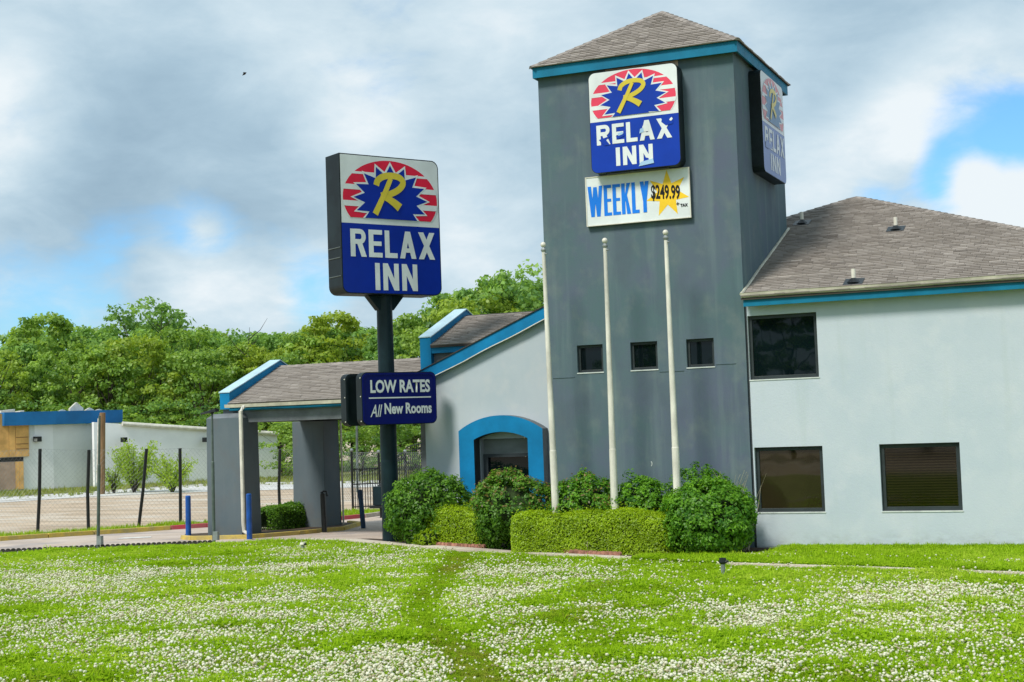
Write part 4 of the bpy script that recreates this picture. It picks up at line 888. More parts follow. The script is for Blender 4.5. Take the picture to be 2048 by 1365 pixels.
def thin_post(px, py, top, lab, m='postgrey', arm=False):
    B_ = G(px, py); T_ = ATD(*top, depth(B_)); t = thing('light_post', lab, 'post', tuple(B_))
    p = MB(); p.tube([tuple(B_-Vector((0, 0, .1))), tuple(B_.lerp(T_, .63)), tuple(B_.lerp(T_, .635)), tuple(T_)], [.045, .042, .03, .028], 10); p.build('pole', M[m], t)
    k = MB(); c = B_+Vector((.10, -.04, .22)); k.box(c.x-.07, c.x+.07, c.y-.05, c.y+.05, c.z-.11, c.z+.11); k.build('junction_box', M['steel'], t)
    if arm:
        k = MB(); k.tube([tuple(T_), tuple(T_+Vector((.03, 0, .06)))], .04, 8); k.build('bracket', M['black'], t)
        k = MB(); a = T_+Vector((-.30, .05, .06)); k.hexa([(T_.x-.3, T_.y-.09, T_.z+.0), (T_.x+.16, T_.y-.09, T_.z+.05), (T_.x+.16, T_.y+.09, T_.z+.05), (T_.x-.3, T_.y+.09, T_.z+.0), (T_.x-.3, T_.y-.07, T_.z+.03), (T_.x+.16, T_.y-.08, T_.z+.13), (T_.x+.16, T_.y+.08, T_.z+.13), (T_.x-.3, T_.y+.07, T_.z+.03)]); k.build('flood_light', M['black'], t)
    return t
thin_post(196, 1098, (199, 832), 'thin grey post with a junction box rising from the left lawn edge')
thin_post(428, 1089, (424, 828), 'thin dark post topped by a flood light beside the front canopy pillar', 'postgrey', True)

fence = thing('chain_link_fence', 'sagging chain link fence on leaning black posts beside the dirt lot', 'fence', tuple(G(200, 1058)))
FP = []
for b_, t_ in (((-90, 1075), (-90, 905)), ((75, 1064), (80, 898)), ((177, 1060), (178, 900)), ((277, 1051), (293, 898)), ((361, 1047), (360, 897)), ((455, 1040), (455, 898)), ((560, 1033), (560, 899)), ((640, 1027), (640, 901))):
    B_ = G(*b_); T_ = ATD(*t_, depth(B_)); FP.append((B_, T_))
    p = MB(); mid = B_.lerp(T_, .45)+Vector((random.uniform(-.05, .05), 0, 0)); p.tube([tuple(B_-Vector((0, 0, .1))), tuple(mid), tuple(T_)], .055, 8); p.build('fence_post', M['black'], fence)
def mesh_wire(fence, A, B, C_, D, step, name='wire_mesh', r=.0045):
    w = MB(); L_ = (B-A).length; Hh = (D-A).length; n = int(L_/step)
    for i in range(-int(Hh/step), n+1):
        for s in (1, -1):
            u0 = i*step; u1 = u0+Hh*.95
            t0, t1 = 0., 1.
            if s == -1: u0, u1 = u1, u0
            # clip to the panel
            du = u1-u0
            for lim in (0, L_):
                if (u0-lim)*(u1-lim) < 0:
                    t = (lim-u0)/du
                    if (lim == 0) == (du > 0): t0 = max(t0, t)
                    else: t1 = min(t1, t)
            um = u0+du*(t0+t1)/2
            if um < 0 or um > L_ or t1-t0 < .02: continue
            P = lambda t: A.lerp(B, (u0+du*t)/L_)*(1-t)+D.lerp(C_, (u0+du*t)/L_)*t
            w.tube([P(t0), P((t0+t1)/2)+Vector((random.gauss(0, .012), random.gauss(0, .012), 0)), P(t1)], r, 3, False)
    for t in (0., 1.): w.tube([A.lerp(D, t), (A.lerp(D, t)+B.lerp(C_, t))/2-Vector((0, 0, .03)), B.lerp(C_, t)], r*1.3, 3, False)
    o = w.build(name, M['steel'], fence); o['kind'] = 'stuff'; return o
for i in range(len(FP)-1): mesh_wire(fence, FP[i][0]+Vector((0, 0, .05)), FP[i+1][0]+Vector((0, 0, .05)), FP[i+1][1], FP[i][1], .16, r=.0023)

iron = thing('iron_fence', 'black iron picket fence and arched gate left of the lobby', 'fence', tuple(G(757, 1025)))
IP = [(G(706, 1021), (703, 903)), (G(762, 1018), (757, 906)), (G(815, 1008), (810, 905)), (G(862, 1003), (860, 906))]; IT = []
for B_, tp in IP:
    T_ = ATD(*tp, depth(B_)); IT.append(T_)
    p = MB(); p.tube([tuple(B_-Vector((0, 0, .1))), tuple(T_)], .045, 8); ps = p.build('fence_post', M['black'], iron)
    k = MB(); k.ball(T_+Vector((0, 0, .04)), .07, 8, 6); k.build('post_cap', M['steel'], ps)
for i in range(3):
    A_, B_ = IP[i][0], IP[i+1][0]; Ht = 1.55 if i == 0 else (1.65 if i == 1 else 1.8)
    r = MB()
    top = lambda t: Ht + (.0 if i == 0 else (.45*t if i == 1 else .45+.14*math.sin(t*math.pi/2)))
    for hh in (.12, .95): r.tube([A_.lerp(B_, .02)+Vector((0, 0, hh)), A_.lerp(B_, .98)+Vector((0, 0, hh))], .022, 5)
    r.tube([A_.lerp(B_, t)+Vector((0, 0, top(t)-.05)) for t in np.linspace(.02, .98, 7)], .022, 5); 
    if i: r.tube([A_.lerp(B_, t)+Vector((0, 0, top(t)-.25)) for t in np.linspace(.02, .98, 7)], .02, 5)
    if i == 2: r.tube([A_+Vector((0, 0, 1.45)), B_+Vector((0, 0, .75))], .02, 5)
    r.build('rail', M['black'], iron)
    n = 11
    for k in range(1, n):
        p = A_.lerp(B_, k/n); q = MB(); q.tube([p+Vector((0, 0, .03)), p+Vector((0, 0, top(k/n)))], .016, 5); q.build('picket', M['black'], iron)
mesh_wire(iron, ATD(688, 1002, depth(IP[0][0])), ATD(862, 990, depth(IP[3][0])), ATD(862, 905, depth(IP[3][0])), ATD(688, 905, depth(IP[0][0])), .13)
bx = thing('gate_control_box', 'dark green metal control box on a stem beside the sign pole', 'control box', tuple(G(764, 1036)))
B_ = G(764, 1036); k = MB(); k.box(B_.x-.23, B_.x+.25, B_.y-.15, B_.y+.15, B_.z+.42, B_.z+1.05); k.build('box', M['polegreen'], bx, bevel=.02)
k = MB(); k.box(B_.x-.36, B_.x+.3, B_.y-.2, B_.y+.2, B_.z+.33, B_.z+.415); k.build('shelf', M['black'], bx)
k = MB(); k.tube([B_-Vector((0, 0, .1)), B_+Vector((0, 0, .34))], .07, 8); k.build('stem', M['black'], bx)
k = MB(); k.tube([B_+Vector((0, 0, 1.05)), B_+Vector((.02, 0, 1.14))], [.12, .05], 8); k.build('vent_cap', M['black'], bx)

# timber pole and its white conduit
UB = G(203, 988); up = thing('utility_pole', 'short brown timber pole with white conduit in front of the white building', 'utility pole', tuple(UB)); D_ = depth(UB); T_ = ATD(205, 826, D_)
p = MB(); p.tube([UB-Vector((0, 0, .2)), T_], [.19, .16], 10); p.build('pole', M['wood'], up)
p = MB(); o_ = Vector((-.21, -.10, 0)); p.tube([UB+o_+Vector((0, 0, .6)), T_+o_-Vector((0, 0, .3))], .035, 6); p.build('conduit', M['white_metal'], up)
SB = G(715, 985); sp = thing('slender_mast', 'slender grey mast seen between the rear pillar and the sign pole', 'mast', tuple(SB)); p = MB(); T_ = ATD(713, 800, depth(SB)); p.tube([SB, T_], [.07, .05], 8); p.build('pole', M['postgrey'], sp); p = MB(); p.tube([T_, T_+Vector((0, 0, .1))], [.07, .02], 8); p.build('cap', M['steel'], sp)

# ------------------------------------------------------------------ far white building
far = thing('white_building', 'boarded up white building with a deep blue fascia beyond the dirt lot', 'building', tuple(G(108, 977)))
P0, P1, P2 = G(-40, 985), G(108, 977), G(300, 968.5)
def face(parent, name, m, A, B, z0a, z1a, z1b, thick=.3, off=0., u0=0., u1=1., z0b=None):
    d = (B-A).normalized(); n = Vector((d.y, -d.x, 0)); a = A.lerp(B, u0)+n*off; c = A.lerp(B, u1)+n*off
    b = MB(); z0b = z0a if z0b is None else z0b
    b.prism([(a.x, a.y, z0a), (c.x, c.y, z0b), (c.x, c.y, z1b), (a.x, a.y, z1a)], -n*thick); return b.build(name, m, parent)
hP = lambda px, py, P: ATD(px, py, depth(P)).z
zA = hP(108, 850, P1)
face(far, 'wall', M['far_white'], P0, P1, -.3, zA, zA)
P2b = ATD(240, 972, depth(P1)+3.0); P2b.z = -.15
face(far, 'wall', M['far_white_shaded'], P1, P2b, -.3, zA, zA)
zT = hP(108, 823, P1)
def fascia(A, B, z0, z1, out0, out1):
    d = (B-A).normalized(); n = Vector((d.y, -d.x, 0)); b = MB()
    b.hexa([A+n*out0+Vector((0, 0, z0-A.z)), B+n*out0+Vector((0, 0, z0-B.z)), B-n*.2+Vector((0, 0, z0-B.z)), A-n*.2+Vector((0, 0, z0-A.z)), A+n*out1+Vector((0, 0, z1-A.z)), B+n*out1+Vector((0, 0, z1-B.z)), B-n*.2+Vector((0, 0, z1-B.z)), A-n*.2+Vector((0, 0, z1-A.z))]); return b.build('blue_fascia', M['far_blue'], far)
Q0 = P0.lerp(P1, .30); Q0.z = P1.z
fascia(Q0, P1.lerp(Q0, -.02), zA+.02, zT, .5, .58); fascia(P1, P2b, zA+.02, zT-.0, .5, .58)
for u0, u1, hh in ((.05, .32, .22), (.42, .50, .12)): face(far, 'roof_unit', M['white_metal'], Q0, P1, zT, zT+hh*.6, zT+hh, 1.2, -.6, u0, u1)
for u0, u1, hh, pk in ((.10, .20, .12, 0), (.26, .46, .55, 1), (.50, .62, .2, 0), (.66, .75, .1, 0)):
    a, c = P1.lerp(P2b, u0), P1.lerp(P2b, u1); m_ = (a+c)/2; b = MB()
    b.prism([(a.x, a.y, zT), (c.x, c.y, zT), (c.x, c.y, zT+hh*.3), (m_.x, m_.y, zT+hh), (a.x, a.y, zT+hh*.3)], (-.8, .8, 0)); b.build('roof_unit', M['white_metal'], far)
# plywood: upper sheets, lower door sheets
d = (P1-P0).normalized(); n_ = Vector((d.y, -d.x, 0)); LL = (P1-P0).length
ux = lambda px: (px+40)/148.
zU0, zU1 = hP(30, 914, P0.lerp(P1, .5)), hP(30, 832, P0.lerp(P1, .5))
for k, (a, c) in enumerate(((-40, 17), (17.6, 30), (30.6, 57))):
    o = face(far, 'plywood_sheet', M['ply'], P0, P1, zU0, zU1+(0 if k else .25), zU1+(0 if k else .1), .06, .12+.015*k, ux(a), ux(c))
for zz in (zU0+.45, zU0+.75, zU0+1.15): face(far, 'batten', mat('dark_seam', (.34, .18, .07), .9, .1, 2.), P0, P1, zz, zz+.05, zz+.05, .05, .17, ux(31), ux(56))
face(far, 'lintel', M['dark'], P0, P1, zU0-.28, zU0-.03, zU0-.03, .08, .08, ux(-40), ux(46))
zl = -.1
face(far, 'plywood_sheet', M['ply_dirty'], P0, P1, zl, zU0-.30, zU0-.30, .06, .10, ux(-40), ux(29)); face(far, 'plywood_sheet', M['ply'], P0, P1, zl, zU0-.30, zU0-.30, .06, .12, ux(29.5), ux(37)); face(far, 'plywood_sheet', M['ply'], P0, P1, zl, zU0-.30, zU0-.30, .06, .13, ux(37.4), ux(45.5))
L_ = ATD(76, 879, depth(P1)-.6); k = MB(); k.box(L_.x-.22, L_.x+.18, L_.y-.2, L_.y+.15, L_.z-.15, L_.z+.17); wl_ = k.build('wall_lamp', M['black'], far, bevel=.03)
k = MB(); k.box(L_.x-.15, L_.x+.12, L_.y-.215, L_.y-.202, L_.z-.12, L_.z+.05); k.build('lens', M['steel'], wl_)
k = MB(); q = P1+Vector((0, 0, 0)); face(far, 'bare_panel', M['s_white'], P0, P1, zA-.75, zA-.02, zA-.02, .03, .02, ux(59), ux(70), zA-.55)
# long low wing with a falling roofline
R0, R1 = G(190, 974), G(556, 953.5); zl0, zl1 = hP(236, 848, R0.lerp(R1, .13)), hP(556, 868, R1)
zm = lambda t: zl0+(zl1-zl0)*(t-.13)/.87
face(far, 'wall', M['far_white'], R0, R1, -.3, zm(0), zm(1)); 
dW = (R1-R0).normalized(); nW = Vector((dW.y, -dW.x, 0)); b = MB(); b.prism([tuple(R1), tuple(R1+Vector((-6, 5, 0))), tuple(R1+Vector((-6, 5, zm(1)+.1))), tuple(R1+Vector((0, 0, zm(1)+.15)))], (-.3, -.3, 0)); b.build('wall', M['far_white_shaded'], far)
g = MB(); a = R0.lerp(R1, .14); g.tube([tuple(Vector((a.x, a.y, zm(.14)))+nW*.15), tuple(Vector((R1.x, R1.y, zm(1.)))+nW*.15)], .14, 8); g.build('roof_edge', M['white_metal'], far)
for px, py in ((248, 880), (411, 880)):
    t_ = (px-190)/366.; c = R0.lerp(R1, t_); L_ = ATD(px, py, depth(c)-.4); k = MB(); k.box(L_.x-.15, L_.x+.15, L_.y-.15, L_.y+.15, L_.z-.15, L_.z+.15); k.build('wall_lamp', M['black'], far)

# ------------------------------------------------------------------ small garden things
# scalloped plastic edging along the left lawn edge: one half disc after another
ed = thing('lawn_edging', 'black scalloped plastic edging along the left edge of the lawn', 'garden edging', tuple(G(210, 1100)))
sm = MB(); n = 7
sm.prism([(-.062, 0, -.02)] + [(-.062*math.cos(math.pi*i/n), 0, .045+.045*math.sin(math.pi*i/n)) for i in range(n+1)] + [(.062, 0, -.02)], (0, .025, 0)); sme = sm.mesh('scallop', M['edging'])
ea = [G(-60, 1111.5), G(0, 1107), G(210, 1097.5), G(425, 1089)]
for i in range(3):
    a, c = ea[i], ea[i+1]; k = int((c-a).length/.128)
    for j in range(k):
        p = a.lerp(c, (j+.5)/k); o = link('scallop', sme, ed); o.matrix_parent_inverse = Matrix.Identity(4); o.location = Vector(p)-ed.location+Vector((0, 0, .02)); o.rotation_euler = (random.uniform(-.15, .15), 0, math.atan2(c.y-a.y, c.x-a.x))
be = thing('brick_edging', 'row of round topped terracotta edging bricks in front of the hedges', 'garden edging', tuple(G(1000, 1105)))
sm = MB(); sm.prism([(-.052, 0, -.02)] + [(-.052*math.cos(math.pi*i/n), 0, .05+.045*math.sin(math.pi*i/n)) for i in range(n+1)] + [(.052, 0, -.02)], (0, .06, 0)); bme = sm.mesh('brick', M['brick'])
for a, c in ((G(862, 1095.5), G(968, 1101.5)), (G(1108, 1110), G(1240, 1117.5))):
    k = int((c-a).length/.112)
    for j in range(k):
        p = a.lerp(c, (j+.5)/k); o = link('brick', bme, be); o.matrix_parent_inverse = Matrix.Identity(4); o.location = Vector(p)-be.location+Vector((0, .02, .035+random.uniform(-.01, .01))); o.rotation_euler = (random.uniform(-.2, .1), random.uniform(-.08, .08), math.atan2(c.y-a.y, c.x-a.x)+random.uniform(-.1, .1))
def stake(px, py, h, lab, capm, bodym):
    B_ = G(px, py); t = thing('garden_light', lab, 'garden light', tuple(B_))
    k = MB(); k.tube([B_-Vector((0, 0, .05)), B_+Vector((0, 0, h*.75))], [.035, .04], 8); k.build('stake', M[bodym], t)
    k = MB(); k.tube([B_+Vector((0, 0, h*.72)), B_+Vector((0, 0, h*.8)), B_+Vector((0, 0, h))], [.05, .07, .06], 10); k.build('cap', M[capm], t)
    k = MB(); k.tube([B_+Vector((.05, -.02, h*.8)), B_+Vector((.1, -.02, h*.86))], .025, 6); k.build('nozzle', M['black'], t)
stake(1447, 1158, .36, 'black capped garden light stake in the lawn before the pale wall', 'black', 'steel')
stake(606, 1106, .24, 'small grey garden light stake at the lawn edge near the drive', 'white_metal', 'steel')
# bare dirt mound in the lawn, white paint on the drive
B_ = G(622, 1149); k = MB(); k.ball(B_+Vector((0, 0, -.005)), .24, 14, 6, .28); dm = k.build('dirt_mound', M['soil'], smooth=True)
for v in dm.data.vertices: v.co += Vector((random.uniform(-.02, .02), random.uniform(-.02, .02), random.uniform(-.008, .008)))
tag(dm, 'small bare brown dirt mound in the clover lawn', 'dirt mound')
def stripe(P, lab):
    V = [G(*p) for p in P]; k = MB(); k.poly([(v.x, v.y, v.z+.008) for v in V]); tag(k.build('road_marking', mat('worn_white_paint', (.66, .64, .60), .85, .15, 4.)), lab, kind='structure')
stripe([(232, 1079), (302, 1076), (303, 1073.5), (250, 1075.5)], 'worn white paint stripe on the drive')
stripe([(576, 1083), (644, 1080.5), (642, 1077.5), (600, 1079)], 'white paint patch on the drive edge by the lawn')
# thin dead stems
for (px, py, h, lab) in ((1175, 1112, .32, 'short dry weed stalk standing before the long hedge'),):
    B_ = G(px, py); t = thing('weed', lab, 'weed', tuple(B_)); k = MB(); k.tube([B_, B_+Vector((.01, 0, h))], .012, 5); k.build('stem', M['drystem'], t)
    pts = np.array([tuple(B_+Vector((random.gauss(0, .05), random.gauss(0, .05), random.uniform(.05, h)))) for _ in range(30)]); link('leaf_cluster', leaves('leaf_cluster', pts, rng.normal(size=(30, 3)), np.full(30, .05), M['weed'], rng.random(30)), t)
# a bird high on the left
Bp = ATD(489, 148, 60); bird = thing('bird', 'small dark bird flying high in the sky on the left', 'bird', tuple(Bp))
k = MB(); d_ = (Vector(RGT)*.8+Vector(UPV)*.6).normalized(); k.tube([Bp-d_*.11, Bp-d_*.07, Bp, Bp+d_*.06, Bp+d_*.10], [.008, .022, .045, .03, .006], 8); k.build('body', M['black'], bird)
for sg in (-1, 1):
    s_ = Vector(FWD)*sg; k = MB(); k.prism([tuple(Bp+d_*.05), tuple(Bp-d_*.02), tuple(Bp-d_*.05+s_*.16+Vector(UPV)*.03), tuple(Bp+d_*.01+s_*.17+Vector(UPV)*.03)], Vector(UPV)*.008); k.build('wing', M['black'], bird)

# ------------------------------------------------------------------ shrubs and hedges
def fib(n): i = np.arange(n)+.5; ph = np.arccos(1-2*i/n); th = math.pi*(1+5**.5)*i; return np.stack([np.cos(th)*np.sin(ph), np.sin(th)*np.sin(ph), np.cos(ph)], 1)
def lumpy(d, seed, amp):
    r = np.random.default_rng(seed); out = np.zeros(len(d))
    for _ in range(9):
        k = r.normal(size=3)*r.uniform(1.5, 4.5); out += np.sin(d@k+r.uniform(0, 6.3))
    return 1+amp*out/3
def shrub(name, lab, cat, c, rad, mkey, n, size, seed, amp=.16, red=0., group='shrubs in the bed before the tower'):
    """A leafy shrub: solid dark core standing for the inner shade, leaves spread through an uneven shell; c centre on the ground, rad (rx, ry, h)."""
    t = thing(name, lab, cat, tuple(c), group); r = np.random.default_rng(seed)
    rx, ry, h = rad; sc = np.array([rx, ry, h*.52])
    ncl = int(95+n/110); dc = fib(ncl)[r.permutation(ncl)]+r.normal(size=(ncl, 3))*.12; dc /= np.linalg.norm(dc, axis=1, keepdims=True)
    kc = lumpy(dc, seed, amp)*r.uniform(.84, 1.0, ncl); cc = dc*kc[:, None]*sc+np.array([c[0], c[1], c[2]+h*.48]); per = n//ncl; cr = sc.mean()*r.uniform(.16, .27, ncl); tc = .45+r.normal(size=ncl)*.13
    dl = r.normal(size=(ncl, per, 3)); dl /= np.linalg.norm(dl, axis=2, keepdims=True); dl = dl+dc[:, None]*.55+np.array([0, 0, .25]); dl /= np.linalg.norm(dl, axis=2, keepdims=True)
    p = (cc[:, None]+dl*cr[:, None, None]*(.55+.5*r.random((ncl, per, 1)))).reshape(-1, 3); d2 = (dl*.6+dc[:, None]*.6).reshape(-1, 3); tone = np.clip(np.repeat(tc, per)+r.normal(size=ncl*per)*.17, 0, 1)
    keep = p[:, 2] > c[2]+.01; p, d2, tone = p[keep], d2[keep], tone[keep]; nrm = d2+r.normal(size=d2.shape)*.42+np.array([0, 0, .3])
    link('foliage', leaves('foliage', p, nrm, size*(.7+.6*r.random(len(p))), M[mkey], tone), t)
    if red:
        m_ = int(n*red); q = r.integers(0, len(p), m_); q = q[np.argsort(-p[q, 2])][:m_//2]
        link('red_tips', leaves('red_tips', p[q]+d2[q]*sc*.05, nrm[q], np.full(len(q), size), M['shrub_red'], r.random(len(q))), t)['kind'] = 'stuff'
    b = MB(); dd = fib(220); kk = lumpy(dd, seed, amp)*.70; cp = dd*kk[:, None]*sc+np.array([c[0], c[1], c[2]+h*.47]); cp[:, 2] = np.maximum(cp[:, 2], c[2]-.05)
    bm = bmesh.new(); [bm.verts.new(v) for v in cp]; bmesh.ops.convex_hull(bm, input=bm.verts); me = bpy.data.meshes.new('dark_core'); bm.to_mesh(me); bm.free(); me.materials.append(M['core']); link('dark_core', me, t)
    s = MB()
    for _ in range(4): a = r.uniform(0, 6.3); s.tube([(c[0]+.1*math.cos(a), c[1]+.1*math.sin(a), c[2]-.05), (c[0]+.5*rx*math.cos(a), c[1]+.5*ry*math.sin(a), c[2]+h*.5)], [.03, .015], 5)
    s.build('stem', M['bark'], t); return t
def hedge(lab, P, w, h, mkey, n, size, seed, group='clipped hedges in the bed'):
    """A clipped hedge following a polyline, rounded box section."""
    P = [Vector((p[0], p[1], 0)) for p in P]; r = np.random.default_rng(seed); L_ = [(P[i+1]-P[i]).length for i in range(len(P)-1)]; T = sum(L_)
    c = P[len(P)//2]; t = thing('hedge', lab, 'hedge', (c.x, c.y, 0), group)
    def at(s):
        for i, l in enumerate(L_):
            if s <= l or i == len(L_)-1: return P[i].lerp(P[i+1], min(1, s/l)), (P[i+1]-P[i]).normalized()
            s -= l
    pts = np.zeros((n, 3)); nr = np.zeros((n, 3)); z0 = hz(c.y)
    for i in range(n):
        s = r.uniform(-w*.45, T+w*.45); q, d = at(min(max(s, 0), T)); sd = Vector((-d.y, d.x, 0)); ex = s-min(max(s, 0), T)
        u_ = r.uniform(0, 2*h+w); rc = .30*min(1, w/.8)
        if u_ < h: x, z, ca, sa = -w/2, u_, -1., .0
        elif u_ < h+w: x, z, ca, sa = u_-h-w/2, h, 0., 1.
        else: x, z, ca, sa = w/2, 2*h+w-u_, 1., .0
        ox, oz = abs(x)-(w/2-rc), z-(h-rc)
        if ox > 0 and oz > 0: l_ = math.hypot(ox, oz); ca, sa = math.copysign(ox/l_, x), oz/l_; x, z = math.copysign(w/2-rc+ca*math.copysign(rc, x), x), h-rc+sa*rc
        z += z0
        shrink = max(.05, 1-(abs(ex)/(w*.5))**2.6)**.6; bum = 1+.06*math.sin(s*3.1+seed)+.05*math.sin(s*7.3)*ca+.04*math.sin(s*5.1+z*9)
        x *= shrink*bum; z = z0+(z-z0)*(.72+.28*shrink)*(1+.035*math.sin(s*2.3+seed)+.025*math.sin(s*6.1))*(1+r.normal()*.012)
        k = 1-abs(r.normal())*.06+(r.random()*.16 if r.random() < .05 else 0); p = q+d*ex+sd*x*k; pts[i] = (p.x, p.y, max(z0+.02, z*k)); nn_ = sd*ca+Vector((0, 0, sa))+d*ex/w; nr[i] = (nn_.x, nn_.y, nn_.z)
    nr += r.normal(size=nr.shape)*.5+np.array([0, 0, .35]); lum = np.sin(pts[:, 0]*5+seed)*np.sin(pts[:, 2]*7+pts[:, 1]*4)
    tone = np.clip(.52+r.normal(size=n)*.22+lum*.16, 0, 1)
    link('foliage', leaves('foliage', pts, nr, size*(.7+.6*r.random(n)), M[mkey], tone, .5), t)
    b = MB(); K = 12
    for i in range(K):
        q0, d0 = at(T*i/K); q1, d1 = at(T*(i+1)/K); s0 = Vector((-d0.y, d0.x, 0))*w*.40; s1 = Vector((-d1.y, d1.x, 0))*w*.40; zz = Vector((0, 0, z0+h*.88))
        b.hexa([q0-s0, q1-s1, q1+s1, q0+s0, q0-s0*.85+zz, q1-s1*.85+zz, q1+s1*.85+zz, q0+s0*.85+zz])
    b.build('dark_core', M['core'], t); return t
def bz(px0, px1, ptop, pbase, Y):      # centre, half width and height of something standing at Y from its pixel extents
    a, c = ATY(px0, pbase, Y), ATY(px1, pbase, Y); t = ATY((px0+px1)/2, ptop, Y); x = (a.x+c.x)/2
    return Vector((x, Y, hz(Y))), abs(c.x-a.x)/2*math.cos(YAW)/math.cos(YAW), t.z-hz(Y)
def sh(lab, px0, px1, ptop, Y, mkey, n, size, seed, ry=None, **k):
    c, rx, h = bz(px0, px1, ptop, 1080, Y); rx *= 1.03; h *= 1.05; return shrub('shrub', lab, 'shrub', c, (rx, ry or rx*.9, h), mkey, n, size, seed, **k)
sh('round dark green shrub right beside the sign pole', 783, 935, 960, 1.15, 'shrub', 13000, .085, 11, ry=.95)
sh('tall loose shrub with reddish tips in front of the blue door arch', 955, 1104, 950, -.15, 'shrub', 15000, .075, 12, ry=.7, amp=.2, red=.10)
sh('dark shrub behind the long hedge between left and middle flagpoles', 1112, 1240, 955, -.62, 'shrub_bright', 10000, .075, 13, ry=.55, red=.06)
sh('rounded shrub behind the long hedge between middle and right flagpoles', 1218, 1362, 966, -.60, 'shrub_bright', 11000, .075, 14, ry=.55, amp=.12)
sh('taller shrub against the tower behind the big round bush', 1352, 1482, 944, -.55, 'shrub_bright', 7000, .07, 15, ry=.5)
sh('big round bright green bush at the right end of the long hedge', 1330, 1508, 975, -1.25, 'shrub_bright', 18000, .075, 16, ry=.85, amp=.10)
sh('low lime green sprig at the foot of the left hedge', 832, 880, 1062, .35, 'hedge', 900, .06, 17, ry=.25)
hedge('short bright green hedge between the round shrub and the red tipped shrub', [ATY(886, 1060, .80), ATY(965, 1060, .36)], .80, .96, 'hedge', 13000, .055, 21)
hedge('long bright green clipped hedge in front of the flagpoles', [ATY(1062, 1060, -1.06), ATY(1322, 1060, -1.26)], .86, .92, 'hedge', 32000, .055, 22)
hp0, hp1 = G(540, 1064), G(592, 1058)
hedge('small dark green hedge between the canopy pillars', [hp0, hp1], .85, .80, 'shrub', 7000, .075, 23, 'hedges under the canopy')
# dry reed stems at the right of the big bush
RB = Vector((4.25, -.65, 0)); rd = thing('dry_grass', 'tuft of dry pale stems rising behind the big round bush', 'dry grass', tuple(RB)); rr = np.random.default_rng(5); s = MB()
for i in range(34): a = RB+Vector((rr.normal()*.16, rr.normal()*.1, 0)); s.tube([a, a+Vector((rr.normal()*.12, rr.normal()*.1, .9)), a+Vector((.12+rr.normal()*.28, rr.normal()*.15, 1.25+rr.random()*.45))], [.009, .007, .003], 4, False)
s.build('stem', M['drystem'], rd)

# ------------------------------------------------------------------ trees
def crown_mesh(seed, mkey, kind):
    r = np.random.default_rng(seed); C_ = []
    nl = {'broad': 120, 'tall': 130, 'loose': 78, 'bush': 60}[kind]
    for _ in range(nl):
        a = r.uniform(0, 2*math.pi); t = r.random()**.75
        if kind == 'tall': z = .16+.84*t; R = .27*(math.sin(math.pi*min(1, (z-.02)/1.05))**.7)*1.15
        elif kind == 'broad': z = .22+.76*t; R = .38*math.sin(math.pi*min(1, (z-.12)/.98))**.6
        elif kind == 'loose': z = .30+.70*t; R = .34*math.sin(math.pi*min(1, (z-.18)/.95))**.6
        else: z = .05+.85*t; R = .5*math.sin(math.pi*min(1, (z+.15)/1.15))**.6
        q = R*math.sqrt(r.uniform(.15, 1)); C_.append((q*math.cos(a), q*math.sin(a), z*.96, r.uniform(.032, .078)*(1.3 if kind == 'bush' else 1)))
    P = []; Nn = []; T_ = []; per = {'broad': 58, 'tall': 56, 'loose': 50, 'bush': 50}[kind]
    for x, y, z, rad in C_:
        d = r.normal(size=(per, 3)); d /= np.linalg.norm(d, axis=1, keepdims=True); k = r.random((per, 1))**.4; d[:, 2] = d[:, 2]*.75+.12
        P.append(np.array([x, y, z])+d*rad*k*np.array([1.15, 1.15, .85])); Nn.append(d+r.normal(size=d.shape)*.6+np.array([0, 0, .5]))
        T_.append(np.clip(.48+r.normal()*.20+r.normal(size=per)*.16, 0, 1))
    P, Nn, T_ = np.concatenate(P), np.concatenate(Nn), np.concatenate(T_)
    sz = .0235*(.6+.9*r.random(len(P)))
    return leaves('crown', P, Nn, sz, M[mkey], T_, .7), C_
def trunk_mesh(seed, C_, kind):
    r = np.random.default_rng(seed+99); b = MB(); top = .8 if kind != 'bush' else .35; w = .016 if kind != 'bush' else .008
    b.tube([(0, 0, -.03), (r.normal()*.012, r.normal()*.012, top*.35), (r.normal()*.02, r.normal()*.02, top*.7), (r.normal()*.03, r.normal()*.03, top)], [w*1.25, w, w*.6, w*.15], 7)
    for x, y, z, rad in C_[::6]: h = max(.08, z-.18); b.tube([(0, 0, h*.75), (x*.55, y*.55, h*.95), (x, y, z)], [w*.45, w*.28, w*.08], 5)
    return b.mesh('trunk', M['bark'])
protos = []
for i, (kind, mk) in enumerate((('tall', 'leaf'), ('broad', 'leaf'), ('loose', 'leaf'), ('tall', 'leaf_dark'), ('broad', 'leaf_dark'), ('loose', 'leaf_dark'), ('bush', 'leaf'), ('bush', 'leaf_dark'), ('broad', 'leaf'), ('tall', 'leaf'))):
    cm, cl_ = crown_mesh(40+i, mk, kind); protos.append((cm, trunk_mesh(40+i, cl_, kind), kind))
KTXT = ['tall green tree', 'broad bright green tree', 'loose open crowned tree', 'tall dark green tree', 'broad dark green tree', 'loose dark crowned tree', 'low green thicket bush', 'low dark thicket bush', 'broad leafy tree', 'tall leafy tree']
def tree(px, ptop, D, k, width=1., lab=None, group='trees of the wood beyond the lots'):
    D += 13 if px < 585 else 3; T_ = ATD(px, ptop-(14 if px > 780 else 6), D); h = T_.z+.15; o = local_thing('tree' if protos[k][2] != 'bush' else 'bush', lab or KTXT[k], 'tree' if protos[k][2] != 'bush' else 'bush', (T_.x, T_.y, -.15), random.uniform(0, 6.3), group)
    o.scale = (h*width, h*width, h); link('crown', protos[k][0], o); link('trunk', protos[k][1], o); return o
